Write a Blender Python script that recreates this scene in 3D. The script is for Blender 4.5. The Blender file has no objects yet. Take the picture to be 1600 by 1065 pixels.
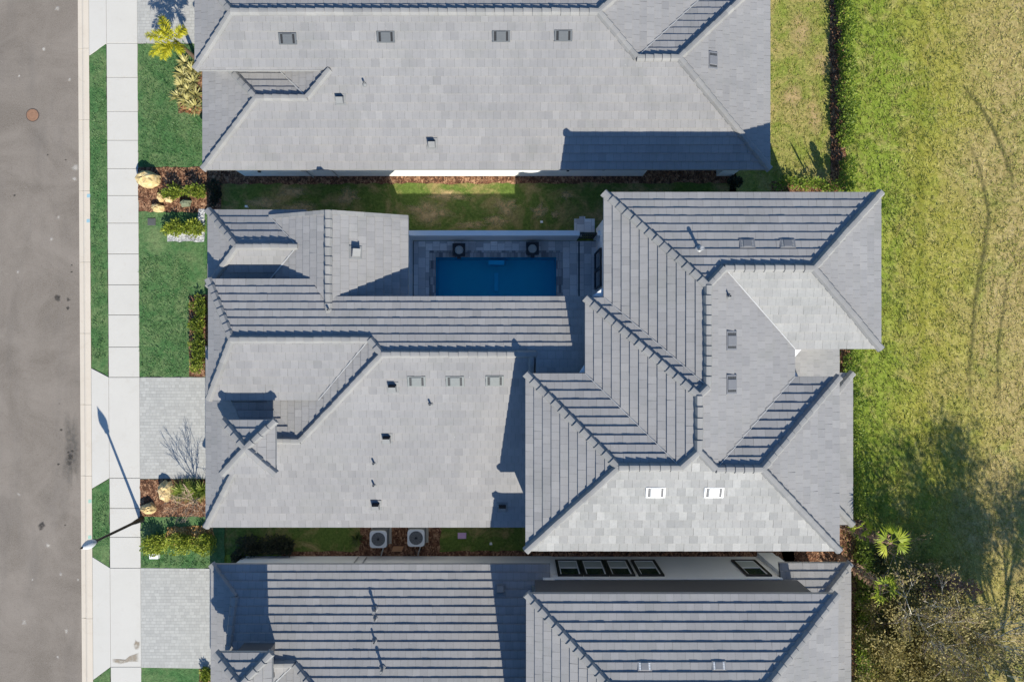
import bpy, math, random
from mathutils import Vector, Matrix
R = random.Random(7)
SC = bpy.context.scene
# ------------------------------------------------------------------ camera, world, sun, exposure
HC, SP = 36.0, 31.25            # camera height (m) and ground pixels per metre in the 1600 px photograph
cam = bpy.data.cameras.new('camera'); camo = bpy.data.objects.new('camera', cam)
SC.collection.objects.link(camo); SC.camera = camo
camo.location = (0, 0, HC); camo.rotation_euler = (0, 0, 0)
cam.sensor_width = 36.0; cam.lens = 36.0 * (HC * SP) / 1600.0; cam.clip_end = 2000
SUN = Vector((0.433, -1.10, 1.0)).normalized()
W = bpy.data.worlds.new('World'); SC.world = W; W.use_nodes = True
wn = W.node_tree.nodes; bg = wn['Background']
sky = wn.new('ShaderNodeTexSky'); sky.sky_type = 'NISHITA'; sky.sun_disc = False
sky.sun_elevation = math.asin(SUN.z); sky.sun_rotation = math.atan2(SUN.x, SUN.y)
sky.air_density = 1.0; sky.dust_density = 0.6; sky.ozone_density = 1.6
tint = wn.new('ShaderNodeMixRGB'); tint.blend_type = 'MULTIPLY'; tint.inputs[0].default_value = 1.0; tint.inputs[2].default_value = (0.64, 0.97, 1.28, 1)
W.node_tree.links.new(sky.outputs[0], tint.inputs[1]); W.node_tree.links.new(tint.outputs[0], bg.inputs[0]); bg.inputs[1].default_value = 0.080
sl = bpy.data.lights.new('sun', 'SUN'); sl.energy = 4.6; sl.angle = math.radians(0.5); sl.color = (1.0, 0.935, 0.80)
so = bpy.data.objects.new('sun', sl); SC.collection.objects.link(so)
so.rotation_euler = SUN.to_track_quat('Z', 'Y').to_euler(); so.location = SUN * 60
SC.view_settings.view_transform = 'Standard'; SC.view_settings.look = 'None'
SC.view_settings.exposure = 0.60; SC.view_settings.gamma = 1.0

# ------------------------------------------------------------------ helpers
def kz(z): return 1 - z / HC
def wx(px, z=0.0): return (px - 800) * kz(z) / SP
def wy(py, z=0.0): return (532.5 - py) * kz(z) / SP
def G(px, py, z=0.0): return Vector((wx(px, z), wy(py, z), z))

class MB:
    """collects faces of one mesh part"""
    def __init__(s): s.v = []; s.f = []; s.m = []; s.t = []
    def face(s, pts, mi=0, tone=0.5):
        b = len(s.v)
        for p in pts: s.v.append(tuple(p)); s.t.append(tone)
        s.f.append(tuple(range(b, b + len(pts)))); s.m.append(mi)
    def box(s, x0, x1, y0, y1, z0, z1, mi=0, tone=0.5):
        a = [(x0,y0,z0),(x1,y0,z0),(x1,y1,z0),(x0,y1,z0),(x0,y0,z1),(x1,y0,z1),(x1,y1,z1),(x0,y1,z1)]
        for q in ((3,2,1,0),(4,5,6,7),(0,1,5,4),(1,2,6,5),(2,3,7,6),(3,0,4,7)): s.face([a[i] for i in q], mi, tone)
    def bbox(s, x0, x1, y0, y1, z0, z1, b=0.01, mi=0, tone=0.5):
        """box with chamfered top edges"""
        s.prism([(x0,y0),(x1,y0),(x1,y1),(x0,y1)], z0, z1, b, mi, tone)
    def prism(s, poly, z0, z1, b=0.0, mi=0, tone=0.5, bottom=False):
        n = len(poly)
        if b:
            cx = sum(p[0] for p in poly)/n; cy = sum(p[1] for p in poly)/n
            top = []
            for p in poly:
                dx, dy = p[0]-cx, p[1]-cy; l = math.hypot(dx, dy) or 1
                top.append((p[0]-dx/l*b*1.4, p[1]-dy/l*b*1.4))
        else: top = poly
        zm = z1 - b
        for i in range(n):
            p, q = poly[i], poly[(i+1) % n]; tp, tq = top[i], top[(i+1) % n]
            s.face([(p[0],p[1],z0),(q[0],q[1],z0),(q[0],q[1],zm),(p[0],p[1],zm)], mi, tone)
            if b: s.face([(p[0],p[1],zm),(q[0],q[1],zm),(tq[0],tq[1],z1),(tp[0],tp[1],z1)], mi, tone)
        s.face([(p[0],p[1],z1) for p in top], mi, tone)
        if bottom: s.face([(p[0],p[1],z0) for p in reversed(poly)], mi, tone)
    def tube(s, pts, rad, n=6, mi=0, tone=0.5, cap=True):
        """tapered tube through pts"""
        pts = [Vector(p) for p in pts]; rings = []
        for i, p in enumerate(pts):
            d = (pts[min(i+1, len(pts)-1)] - pts[max(i-1, 0)]).normalized()
            a = d.cross(Vector((0,0,1)))
            if a.length < 1e-3: a = d.cross(Vector((1,0,0)))
            a.normalize(); b = d.cross(a)
            r = rad[i] if isinstance(rad, (list, tuple)) else rad
            rings.append([p + (a*math.cos(2*math.pi*j/n) + b*math.sin(2*math.pi*j/n))*r for j in range(n)])
        base = len(s.v)
        for rg in rings:
            for q in rg: s.v.append(tuple(q)); s.t.append(tone)
        for i in range(len(rings)-1):
            for j in range(n):
                s.f.append((base+i*n+j, base+i*n+(j+1)%n, base+(i+1)*n+(j+1)%n, base+(i+1)*n+j)); s.m.append(mi)
        if cap:
            s.f.append(tuple(base+(len(rings)-1)*n+j for j in range(n))); s.m.append(mi)
            s.f.append(tuple(base+j for j in reversed(range(n)))); s.m.append(mi)
    def lathe(s, c, prof, n=16, mi=0, tone=0.5):
        base = len(s.v)
        for r, z in prof:
            for j in range(n):
                a = 2*math.pi*j/n; s.v.append((c[0]+r*math.cos(a), c[1]+r*math.sin(a), c[2]+z)); s.t.append(tone)
        for i in range(len(prof)-1):
            for j in range(n):
                s.f.append((base+i*n+j, base+i*n+(j+1)%n, base+(i+1)*n+(j+1)%n, base+(i+1)*n+j)); s.m.append(mi)
        s.f.append(tuple(base+(len(prof)-1)*n+j for j in range(n))); s.m.append(mi)
    def build(s, name, mats, parent=None, origin=None, smooth=False, loc=None):
        o3 = Vector((0,0,0))
        if parent is not None: o3 = ROOT[parent.name]
        elif origin is not None: o3 = Vector(origin)
        me = bpy.data.meshes.new(name)
        me.from_pydata([(v[0]-o3.x, v[1]-o3.y, v[2]-o3.z) for v in s.v], [], s.f)
        if not isinstance(mats, (list, tuple)): mats = [mats]
        for m in mats: me.materials.append(m)
        me.polygons.foreach_set('material_index', s.m)
        at = me.attributes.new('tone', 'FLOAT', 'POINT'); at.data.foreach_set('value', s.t)
        if smooth: me.polygons.foreach_set('use_smooth', [True]*len(me.polygons))
        me.update()
        o = bpy.data.objects.new(name, me); SC.collection.objects.link(o)
        if parent is not None:
            o.parent = parent; ROOT[o.name] = o3
        else:
            o.location = o3; ROOT[o.name] = o3
        return o
ROOT = {}
def tag(o, label, cat, group=None):
    o['label'] = label; o['category'] = cat
    if group: o['group'] = group
    return o
def thing(name, loc, label, cat, group=None):
    o = bpy.data.objects.new(name, None); SC.collection.objects.link(o)
    o.location = loc; o.empty_display_size = 0.3; ROOT[o.name] = Vector(loc)
    return tag(o, label, cat, group)
def structure(o, kind='structure'): o['kind'] = kind; return o
def copy_tree(o, delta, parent=None, label=None):
    c = o.copy(); SC.collection.objects.link(c)
    if parent is None: c.location = Vector(o.location) + Vector(delta)
    else: c.parent = parent; c.matrix_parent_inverse = o.matrix_parent_inverse.copy()
    ROOT[c.name] = ROOT[o.name] + Vector(delta)
    if label: c['label'] = label
    for ch in [x for x in bpy.data.objects if x.parent == o]: copy_tree(ch, delta, c)
    return c

# ------------------------------------------------------------------ materials
class NM:
    def __init__(s, name, rough=0.85, spec=0.3):
        s.m = bpy.data.materials.new(name); s.m.use_nodes = True
        s.t = s.m.node_tree; s.b = s.t.nodes['Principled BSDF']
        s.b.inputs['Roughness'].default_value = rough
        s.b.inputs['Specular IOR Level'].default_value = spec
        g = s.t.nodes.new('ShaderNodeNewGeometry'); s.pos = g.outputs['Position']
    def n(s, t): return s.t.nodes.new(t)
    def l(s, a, b): s.t.links.new(a, b)
    def noise(s, scale, detail=4, rough=0.6, vec=None, stretch=None, dist=0.0):
        x = s.n('ShaderNodeTexNoise'); x.inputs['Scale'].default_value = scale
        x.inputs['Detail'].default_value = detail; x.inputs['Roughness'].default_value = rough
        x.inputs['Distortion'].default_value = dist
        v = vec or s.pos
        if stretch:
            mp = s.n('ShaderNodeMapping'); mp.inputs['Scale'].default_value = stretch; s.l(v, mp.inputs[0]); v = mp.outputs[0]
        s.l(v, x.inputs['Vector']); return x.outputs['Fac']
    def ramp(s, fac, stops):
        r = s.n('ShaderNodeValToRGB'); e = r.color_ramp.elements
        while len(e) < len(stops): e.new(0.5)
        for i, (p, c) in enumerate(stops):
            e[i].position = p
            e[i].color = (c, c, c, 1) if isinstance(c, (int, float)) else (c[0], c[1], c[2], 1)
        s.l(fac, r.inputs[0]); return r.outputs[0]
    def mix(s, fac, a, b, mode='MIX'):
        x = s.n('ShaderNodeMixRGB'); x.blend_type = mode
        for i, q in enumerate((fac, a, b)):
            if hasattr(q, 'is_output'): s.l(q, x.inputs[i])
            elif i == 0: x.inputs[0].default_value = q
            else: x.inputs[i].default_value = (q[0], q[1], q[2], 1)
        return x.outputs[0]
    def math(s, op, a, b=0.0):
        x = s.n('ShaderNodeMath'); x.operation = op
        for i, q in enumerate((a, b)):
            if hasattr(q, 'is_output'): s.l(q, x.inputs[i])
            else: x.inputs[i].default_value = q
        return x.outputs[0]
    def attr(s, name='tone'):
        a = s.n('ShaderNodeAttribute'); a.attribute_name = name; return a.outputs['Fac']
    def color(s, c):
        if hasattr(c, 'is_output'): s.l(c, s.b.inputs['Base Color'])
        else: s.b.inputs['Base Color'].default_value = (c[0], c[1], c[2], 1)
        return s
    def bump(s, h, strength=0.5, dist=0.02):
        b = s.n('ShaderNodeBump'); b.inputs['Strength'].default_value = strength; b.inputs['Distance'].default_value = dist
        s.l(h, b.inputs['Height']); s.l(b.outputs[0], s.b.inputs['Normal']); return s
def plain(name, c, rough=0.6, spec=0.4, metal=0.0, var=0.12, scale=6):
    m = NM(name, rough, spec); f = m.noise(scale, 5)
    m.color(m.mix(f, tuple(x*(1-var) for x in c), tuple(min(1, x*(1+var)) for x in c)))
    m.b.inputs['Metallic'].default_value = metal
    return m.m

def tile_mat(name, dark, light, streak=0.25):
    m = NM(name, 0.82, 0.25)
    t = m.attr()
    c = m.ramp(t, [(0.0, dark), (0.5, tuple((a+b)/2 for a, b in zip(dark, light))), (1.0, light)])
    big = m.noise(0.35, 3); c = m.mix(m.ramp(big, [(0.35, 0.0), (0.7, 0.30)]), c, tuple(x*0.86 for x in dark))
    fine = m.noise(9, 6, 0.7); c = m.mix(m.ramp(fine, [(0.3, 0.0), (0.75, streak)]), c, tuple(x*0.72 for x in dark))
    warm = m.noise(0.8, 2); c = m.mix(m.ramp(warm, [(0.45, 0.0), (0.7, 0.35)]), c, (0.305, 0.296, 0.29))
    lk = m.noise(0.55, 5, 0.6, stretch=(1.0, 1.0, 1.0), dist=1.2); c = m.mix(m.ramp(lk, [(0.52, 0.0), (0.72, 0.35)]), c, (0.20, 0.205, 0.195))
    sp = m.noise(7, 3, 0.6); c = m.mix(m.ramp(sp, [(0.72, 0.0), (0.78, 0.5)]), c, (0.5, 0.5, 0.48))
    m.color(c); m.bump(m.noise(40, 4, 0.7), 0.35, 0.006); return m.m
M_TILE = tile_mat('roof_tile', (0.234, 0.232, 0.237), (0.312, 0.307, 0.309))
M_TILEB = tile_mat('roof_tile_weathered', (0.28, 0.28, 0.275), (0.44, 0.435, 0.42), 0.4)
M_CAP = tile_mat('ridge_tile', (0.205, 0.205, 0.208), (0.30, 0.297, 0.29))
M_TRIM = plain('white_trim', (0.72, 0.73, 0.74), 0.5)
def stucco():
    m = NM('white_stucco', 0.9, 0.2); f = m.noise(1.2, 4)
    m.color(m.mix(f, (0.70, 0.71, 0.71), (0.80, 0.80, 0.79))); m.bump(m.noise(60, 3), 0.3, 0.004); return m.m
M_WALL = stucco()
M_DARKWALL = plain('charcoal_siding_and_shade', (0.085, 0.085, 0.09), 0.7)
M_BLACK = plain('black_metal', (0.012, 0.012, 0.014), 0.45, 0.5)
M_GALV = plain('galvanised_metal', (0.36, 0.37, 0.38), 0.5, 0.5, 0.3)
M_VENT = plain('grey_vent_paint', (0.105, 0.115, 0.125), 0.6)
M_VENTB = plain('white_vent_paint', (0.70, 0.70, 0.69), 0.5)
M_VENTG = plain('pale_green_vent_paint', (0.185, 0.20, 0.20), 0.6)
M_HOLE = plain('dark_louver', (0.02, 0.022, 0.026), 0.8)
M_LEAD = plain('lead_pipe', (0.19, 0.195, 0.20), 0.6)
M_FLASH = plain('valley_metal', (0.46, 0.46, 0.455), 0.45, 0.5, 0.2)
def glass():
    m = NM('window_glass', 0.04, 0.9); m.color((0.012, 0.022, 0.026)); return m.m
M_GLASS = glass()

def lawn_mat(name, dark, mid, dry, dryness, patch=0.5, bumpd=0.05):
    m = NM(name, 0.95, 0.1)
    f = m.noise(7, 8, 0.75); c = m.ramp(f, [(0.28, dark), (0.55, mid), (0.80, tuple(x*1.35 for x in mid))])
    p = m.noise(patch, 6, 0.65, dist=0.6); lo, hi = dryness
    c = m.mix(m.ramp(p, [(lo, 0.0), (hi, 0.9)]), c, m.ramp(f, [(0.25, tuple(x*0.6 for x in dry)), (0.75, tuple(x*1.2 for x in dry))]))
    g = m.noise(22, 5, 0.8); c = m.mix(m.ramp(g, [(0.30, 0.55), (0.55, 0.0)]), c, tuple(x*0.45 for x in dark))
    m.color(c)
    h = m.math('ADD', m.noise(16, 6, 0.8), m.noise(5, 4)); m.bump(h, 0.9, bumpd); return m.m
M_LAWN = lawn_mat('lawn_grass', (0.026, 0.078, 0.026), (0.078, 0.172, 0.062), (0.22, 0.28, 0.13), (0.42, 0.76), 0.9)
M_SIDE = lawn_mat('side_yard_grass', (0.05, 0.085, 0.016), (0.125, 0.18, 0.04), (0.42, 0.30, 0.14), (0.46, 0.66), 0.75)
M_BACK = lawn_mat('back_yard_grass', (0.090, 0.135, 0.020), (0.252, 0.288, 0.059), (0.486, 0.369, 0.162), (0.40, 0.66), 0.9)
def field_mat():
    m = NM('field_grass', 0.95, 0.1)
    f = m.noise(7.5, 9, 0.82, stretch=(1.0, 0.6, 1.0), dist=0.6)
    f2 = m.noise(1.7, 7, 0.75, stretch=(1.0, 0.55, 1.0), dist=0.8)
    fm = m.math('ADD', m.math('MULTIPLY', f, 0.62), m.math('MULTIPLY', f2, 0.38))
    lush = m.ramp(fm, [(0.34, (0.070, 0.110, 0.012)), (0.5, (0.205, 0.275, 0.036)), (0.66, (0.40, 0.45, 0.10))])
    yel = m.ramp(fm, [(0.34, (0.125, 0.125, 0.016)), (0.5, (0.315, 0.300, 0.058)), (0.66, (0.53, 0.48, 0.15))])
    tan = m.ramp(fm, [(0.34, (0.165, 0.130, 0.045)), (0.5, (0.39, 0.31, 0.13)), (0.66, (0.60, 0.49, 0.26))])
    sx = m.n('ShaderNodeSeparateXYZ'); m.l(m.pos, sx.inputs[0])
    wob = m.math('MULTIPLY', m.math('SUBTRACT', m.noise(0.30, 6, 0.7, dist=0.9), 0.5), 9.0)
    xx = m.math('ADD', sx.outputs[0], wob)
    def rng(a, b):
        q = m.n('ShaderNodeMapRange'); q.inputs[1].default_value = a; q.inputs[2].default_value = b; m.l(xx, q.inputs[0]); return q.outputs[0]
    c = m.mix(rng(18.6, 21.0), lush, yel); c = m.mix(m.math('MULTIPLY', rng(21.4, 24.6), 0.95), c, tan)
    p = m.noise(0.75, 7, 0.75, dist=1.0); c = m.mix(m.ramp(p, [(0.50, 0.0), (0.68, 0.75)]), c, tan)
    q = m.noise(0.45, 5, 0.7, dist=0.8); c = m.mix(m.ramp(q, [(0.52, 0.0), (0.70, 0.6)]), c, lush)
    g = m.noise(15, 6, 0.85, dist=0.6); c = m.mix(m.ramp(g, [(0.34, 0.65), (0.50, 0.0)]), c, (0.075, 0.075, 0.02))
    m.color(c); h = m.math('ADD', m.noise(11, 8, 0.85, dist=0.6), m.math('MULTIPLY', m.noise(3.2, 5), 0.8)); m.bump(h, 0.9, 0.06); return m.m
M_FIELD = field_mat()
def mulch_mat(name, a, b, c3):
    m = NM(name, 0.95, 0.15)
    v = m.n('ShaderNodeTexVoronoi'); v.inputs['Scale'].default_value = 16
    mp = m.n('ShaderNodeMapping'); mp.inputs['Scale'].default_value = (1.0, 0.55, 1.0); mp.inputs['Rotation'].default_value = (0, 0, 0.6)
    nz = m.n('ShaderNodeTexNoise'); nz.inputs['Scale'].default_value = 6; m.l(m.pos, nz.inputs[0])
    mx = m.mix(0.25, m.pos, nz.outputs['Color'], 'ADD'); m.l(mx, mp.inputs[0]); m.l(mp.outputs[0], v.inputs['Vector'])
    sep = m.n('ShaderNodeSeparateColor'); m.l(v.outputs['Color'], sep.inputs[0])
    c = m.ramp(sep.outputs[0], [(0.0, a), (0.5, b), (0.95, c3)])
    c = m.mix(m.ramp(m.noise(3, 4), [(0.4, 0.0), (0.7, 0.6)]), c, tuple(x*0.5 for x in a))
    m.color(c); m.bump(m.math('ADD', v.outputs['Distance'], m.noise(20, 4)), 0.9, 0.05); return m.m
M_MULCH = mulch_mat('bark_mulch', (0.07, 0.035, 0.022), (0.20, 0.095, 0.055), (0.42, 0.25, 0.15))
M_STRAW = mulch_mat('golden_mulch', (0.25, 0.13, 0.04), (0.45, 0.26, 0.09), (0.62, 0.42, 0.2))
M_GRAVEL = mulch_mat('white_gravel', (0.30, 0.30, 0.31), (0.52, 0.53, 0.54), (0.72, 0.72, 0.72))
def asphalt():
    m = NM('asphalt', 0.92, 0.2)
    c = m.ramp(m.noise(0.3, 9, 0.68, dist=0.8), [(0.38, (0.133, 0.113, 0.095)), (0.62, (0.206, 0.179, 0.155))])
    c = m.mix(m.ramp(m.noise(22, 6, 0.85), [(0.40, 0.0), (0.68, 0.75)]), c, (0.258, 0.232, 0.206))
    st = m.noise(0.9, 6, 0.65, stretch=(1.0, 0.18, 1.0)); c = m.mix(m.ramp(st, [(0.5, 0.0), (0.8, 0.4)]), c, (0.116, 0.107, 0.101))
    sp = m.noise(2.6, 6, 0.7, dist=1.0); c = m.mix(m.ramp(sp, [(0.66, 0.0), (0.76, 0.7)]), c, (0.292, 0.258, 0.232))
    cr = m.n('ShaderNodeTexVoronoi'); cr.feature = 'DISTANCE_TO_EDGE'; cr.inputs['Scale'].default_value = 0.22
    nz = m.n('ShaderNodeTexNoise'); nz.inputs['Scale'].default_value = 1.2; m.l(m.pos, nz.inputs[0])
    m.l(m.mix(0.5, m.pos, nz.outputs['Color'], 'ADD'), cr.inputs['Vector'])
    c = m.mix(m.ramp(cr.outputs['Distance'], [(0.0, 0.10), (0.004, 0.0)]), c, (0.112, 0.103, 0.095))
    dk = m.noise(11, 6, 0.85); c = m.mix(m.ramp(dk, [(0.30, 0.6), (0.44, 0.0)]), c, (0.075, 0.066, 0.058)); m.color(c); m.bump(m.noise(80, 4, 0.8), 0.5, 0.008); return m.m
M_ASPH = asphalt()
def concrete(name, a, b, warm):
    m = NM(name, 0.85, 0.25)
    c = m.mix(m.noise(0.7, 6, 0.65), a, b)
    c = m.mix(m.ramp(m.noise(1.8, 6, 0.7, dist=0.8), [(0.56, 0.0), (0.8, 0.5)]), c, warm)
    c = m.mix(m.ramp(m.noise(45, 4, 0.8), [(0.3, 0.0), (0.8, 0.25)]), c, tuple(x*0.7 for x in a))
    m.color(c); m.bump(m.noise(70, 3), 0.25, 0.004); return m.m
M_CONC = concrete('sidewalk_concrete', (0.475, 0.46, 0.43), (0.545, 0.53, 0.50), (0.42, 0.39, 0.345))
M_GUT = concrete('gutter_concrete', (0.50, 0.44, 0.37), (0.60, 0.545, 0.47), (0.36, 0.30, 0.24))
M_SOIL = plain('dark_soil', (0.05, 0.042, 0.035), 0.95)
def pavers(name, w, h, c1, c2, mortar, mort=0.008, blot=(0.3, 0.3, 0.3), blotf=0.3, rot=0.0):
    m = NM(name, 0.85, 0.25)
    mp = m.n('ShaderNodeMapping'); mp.inputs['Rotation'].default_value = (0, 0, rot); m.l(m.pos, mp.inputs[0])
    b = m.n('ShaderNodeTexBrick'); m.l(mp.outputs[0], b.inputs['Vector'])
    b.inputs['Scale'].default_value = 1.0; b.inputs['Brick Width'].default_value = w; b.inputs['Row Height'].default_value = h
    b.inputs['Mortar Size'].default_value = mort; b.inputs['Mortar Smooth'].default_value = 0.3; b.inputs['Bias'].default_value = 0.0
    b.offset = 0.37; b.squash = 0.7; b.squash_frequency = 3
    b.inputs['Color1'].default_value = (*c1, 1); b.inputs['Color2'].default_value = (*c2, 1); b.inputs['Mortar'].default_value = (*mortar, 1)
    c = m.mix(m.ramp(m.noise(0.9, 5), [(0.35, 0.0), (0.7, blotf)]), b.outputs['Color'], blot)
    c = m.mix(m.ramp(m.noise(14, 5, 0.75), [(0.3, 0.0), (0.8, 0.35)]), c, tuple(x*0.75 for x in c1))
    m.color(c)
    m.bump(m.math('ADD', m.math('MULTIPLY', b.outputs['Fac'], -1.0), m.math('MULTIPLY', m.noise(30, 4), 0.25)), 0.5, 0.012); return m.m
M_DRIVE = pavers('driveway_pavers', 0.25, 0.155, (0.335, 0.335, 0.325), (0.425, 0.425, 0.41), (0.25, 0.245, 0.235), 0.006, (0.40, 0.40, 0.38), 0.4)
M_DECK = pavers('travertine_pavers', 0.52, 0.36, (0.46, 0.46, 0.47), (0.92, 0.91, 0.89), (0.22, 0.22, 0.23), 0.007, (0.55, 0.54, 0.54), 0.3, math.pi/2)
M_COPE = pavers('coping_stone', 0.17, 0.40, (0.16, 0.17, 0.19), (0.62, 0.62, 0.62), (0.14, 0.14, 0.15), 0.008, (0.4, 0.4, 0.42), 0.2)
def leaf_mat(name, dark, mid, light, trans=0.35):
    m = NM(name, 0.55, 0.35)
    c = m.ramp(m.attr(), [(0.0, dark), (0.5, mid), (1.0, light)])
    m.color(c)
    tr = m.n('ShaderNodeBsdfTranslucent'); m.l(c, tr.inputs[0])
    mx = m.n('ShaderNodeMixShader'); mx.inputs[0].default_value = trans
    out = m.t.nodes['Material Output']; m.l(m.b.outputs[0], mx.inputs[1]); m.l(tr.outputs[0], mx.inputs[2]); m.l(mx.outputs[0], out.inputs[0])
    return m.m
M_HEDGE = leaf_mat('hedge_leaf', (0.05, 0.095, 0.012), (0.16, 0.24, 0.028), (0.36, 0.43, 0.06))
M_SHRUB = leaf_mat('shrub_leaf', (0.06, 0.10, 0.014), (0.20, 0.26, 0.03), (0.44, 0.48, 0.07))
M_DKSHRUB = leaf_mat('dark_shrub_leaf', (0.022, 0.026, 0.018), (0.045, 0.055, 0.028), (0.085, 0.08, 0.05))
M_PALM = leaf_mat('palm_leaf', (0.14, 0.17, 0.012), (0.38, 0.38, 0.02), (0.66, 0.60, 0.05))
M_FAN = leaf_mat('fan_palm_leaf', (0.14, 0.22, 0.014), (0.32, 0.40, 0.025), (0.58, 0.60, 0.07))
M_BROM = leaf_mat('variegated_leaf', (0.13, 0.12, 0.05), (0.36, 0.33, 0.11), (0.62, 0.56, 0.26), 0.2)
M_BROMR = leaf_mat('reddish_leaf', (0.20, 0.08, 0.04), (0.40, 0.18, 0.09), (0.55, 0.38, 0.16), 0.2)
M_OLIVE = leaf_mat('olive_leaf', (0.11, 0.10, 0.03), (0.25, 0.215, 0.07), (0.46, 0.38, 0.15))
M_REDTW = leaf_mat('reddish_twig_leaf', (0.16, 0.085, 0.06), (0.34, 0.20, 0.15), (0.5, 0.33, 0.26))
M_TREE = leaf_mat('tree_leaf', (0.025, 0.045, 0.012), (0.06, 0.09, 0.02), (0.13, 0.16, 0.04))
M_GRASSB = leaf_mat('ornamental_grass', (0.06, 0.10, 0.015), (0.19, 0.26, 0.035), (0.46, 0.50, 0.14))
M_BARK = plain('bark', (0.12, 0.085, 0.06), 0.9, 0.2, var=0.35, scale=14)
M_PALE = plain('pale_branch_bark', (0.66, 0.62, 0.53), 0.85, 0.2, var=0.25, scale=10)
M_BROWNT = plain('bare_twig_bark', (0.40, 0.30, 0.22), 0.9, 0.2, var=0.3, scale=10)
def boulder():
    m = NM('yellow_limestone', 0.9, 0.2); f = m.noise(4, 8, 0.7)
    c = m.ramp(f, [(0.25, (0.24, 0.15, 0.065)), (0.5, (0.58, 0.44, 0.22)), (0.75, (0.74, 0.64, 0.42))])
    m.color(c); m.bump(m.noise(9, 7, 0.7), 0.8, 0.04); return m.m
M_ROCK = boulder()
M_ROCKG = plain('grey_green_stone', (0.17, 0.19, 0.13), 0.9, 0.2, var=0.4, scale=7)
def decal(name, c, alpha, nscale=4.0):
    """stain / worn patch: fades out towards the rim of its own shape (attribute tone), broken up by noise"""
    m = NM(name, 0.9, 0.15); m.color(m.mix(m.noise(9, 5), tuple(x*0.75 for x in c), tuple(x*1.25 for x in c)))
    a = m.math('MULTIPLY', m.attr(), m.ramp(m.noise(nscale, 6, 0.7), [(0.30, 0.15), (0.62, 1.0)])); a = m.math('MULTIPLY', a, alpha)
    m.l(a, m.b.inputs['Alpha']); return m.m
D_OIL = decal('oil_stain', (0.055, 0.052, 0.05), 0.9)
D_PALE = decal('pale_spot', (0.55, 0.52, 0.48), 0.65)
D_TRACK = decal('tyre_worn_grass', (0.09, 0.09, 0.035), 0.95)
D_TAN = decal('dry_grass_patch', (0.48, 0.35, 0.18), 0.85, 2.5)
D_RUST = decal('brown_water_stain', (0.30, 0.25, 0.19), 0.75)
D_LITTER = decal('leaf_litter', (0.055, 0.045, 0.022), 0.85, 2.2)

# ------------------------------------------------------------------ roofs
PIT = 1/3.0
def solve3(r):
    A = Matrix([[q[0], q[1], q[2]] for q in r]); return A.inverted() @ Vector([q[3] for q in r])
class PL:
    """roof plane facing f ('N','S','E','W') with its eave at coordinate e and height z0"""
    def __init__(s, f, e, z0, p=PIT):
        s.f = f; s.p = p
        d = {'N': (0, 1), 'S': (0, -1), 'E': (1, 0), 'W': (-1, 0)}[f]; s.d = d
        s.b, s.c = -d[0]*p, -d[1]*p
        s.a = z0 - (s.b*e if d[0] else s.c*e)
    def z(s, x, y): return s.a + s.b*x + s.c*y
    def row(s): return (-s.b, -s.c, 1.0, s.a)
    def at(s, px, py):
        m = s.b*(px-800)/SP + s.c*(532.5-py)/SP
        z = (s.a + m) / (1 + m/HC); return Vector((wx(px, z), wy(py, z), z))
def row(q):
    if isinstance(q, PL): return q.row()
    if q[0] == 'x': return (1, 0, 0, q[1])
    if q[0] == 'y': return (0, 1, 0, q[1])
    return (0, 0, 1, q[1])
def V(*q):
    v = solve3([row(a) for a in q]); return (v.x, v.y)
def clip(poly, n, c):
    """keep part of polygon where n.p <= c"""
    out = []
    for i in range(len(poly)):
        p, q = poly[i], poly[(i+1) % len(poly)]
        a, b = n[0]*p[0]+n[1]*p[1]-c, n[0]*q[0]+n[1]*q[1]-c
        if a <= 0: out.append(p)
        if (a < 0 < b) or (b < 0 < a):
            t = a/(a-b); out.append((p[0]+(q[0]-p[0])*t, p[1]+(q[1]-p[1])*t))
    return out
def area(p): return 0.5*sum(p[i][0]*p[(i+1)%len(p)][1]-p[(i+1)%len(p)][0]*p[i][1] for i in range(len(p)))
M_FASC = plain('grey_fascia', (0.30, 0.30, 0.30), 0.6)
M_UNDER = plain('roof_underlay', (0.045, 0.046, 0.05), 0.9)
CO, TW = 0.346, 0.33
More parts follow.
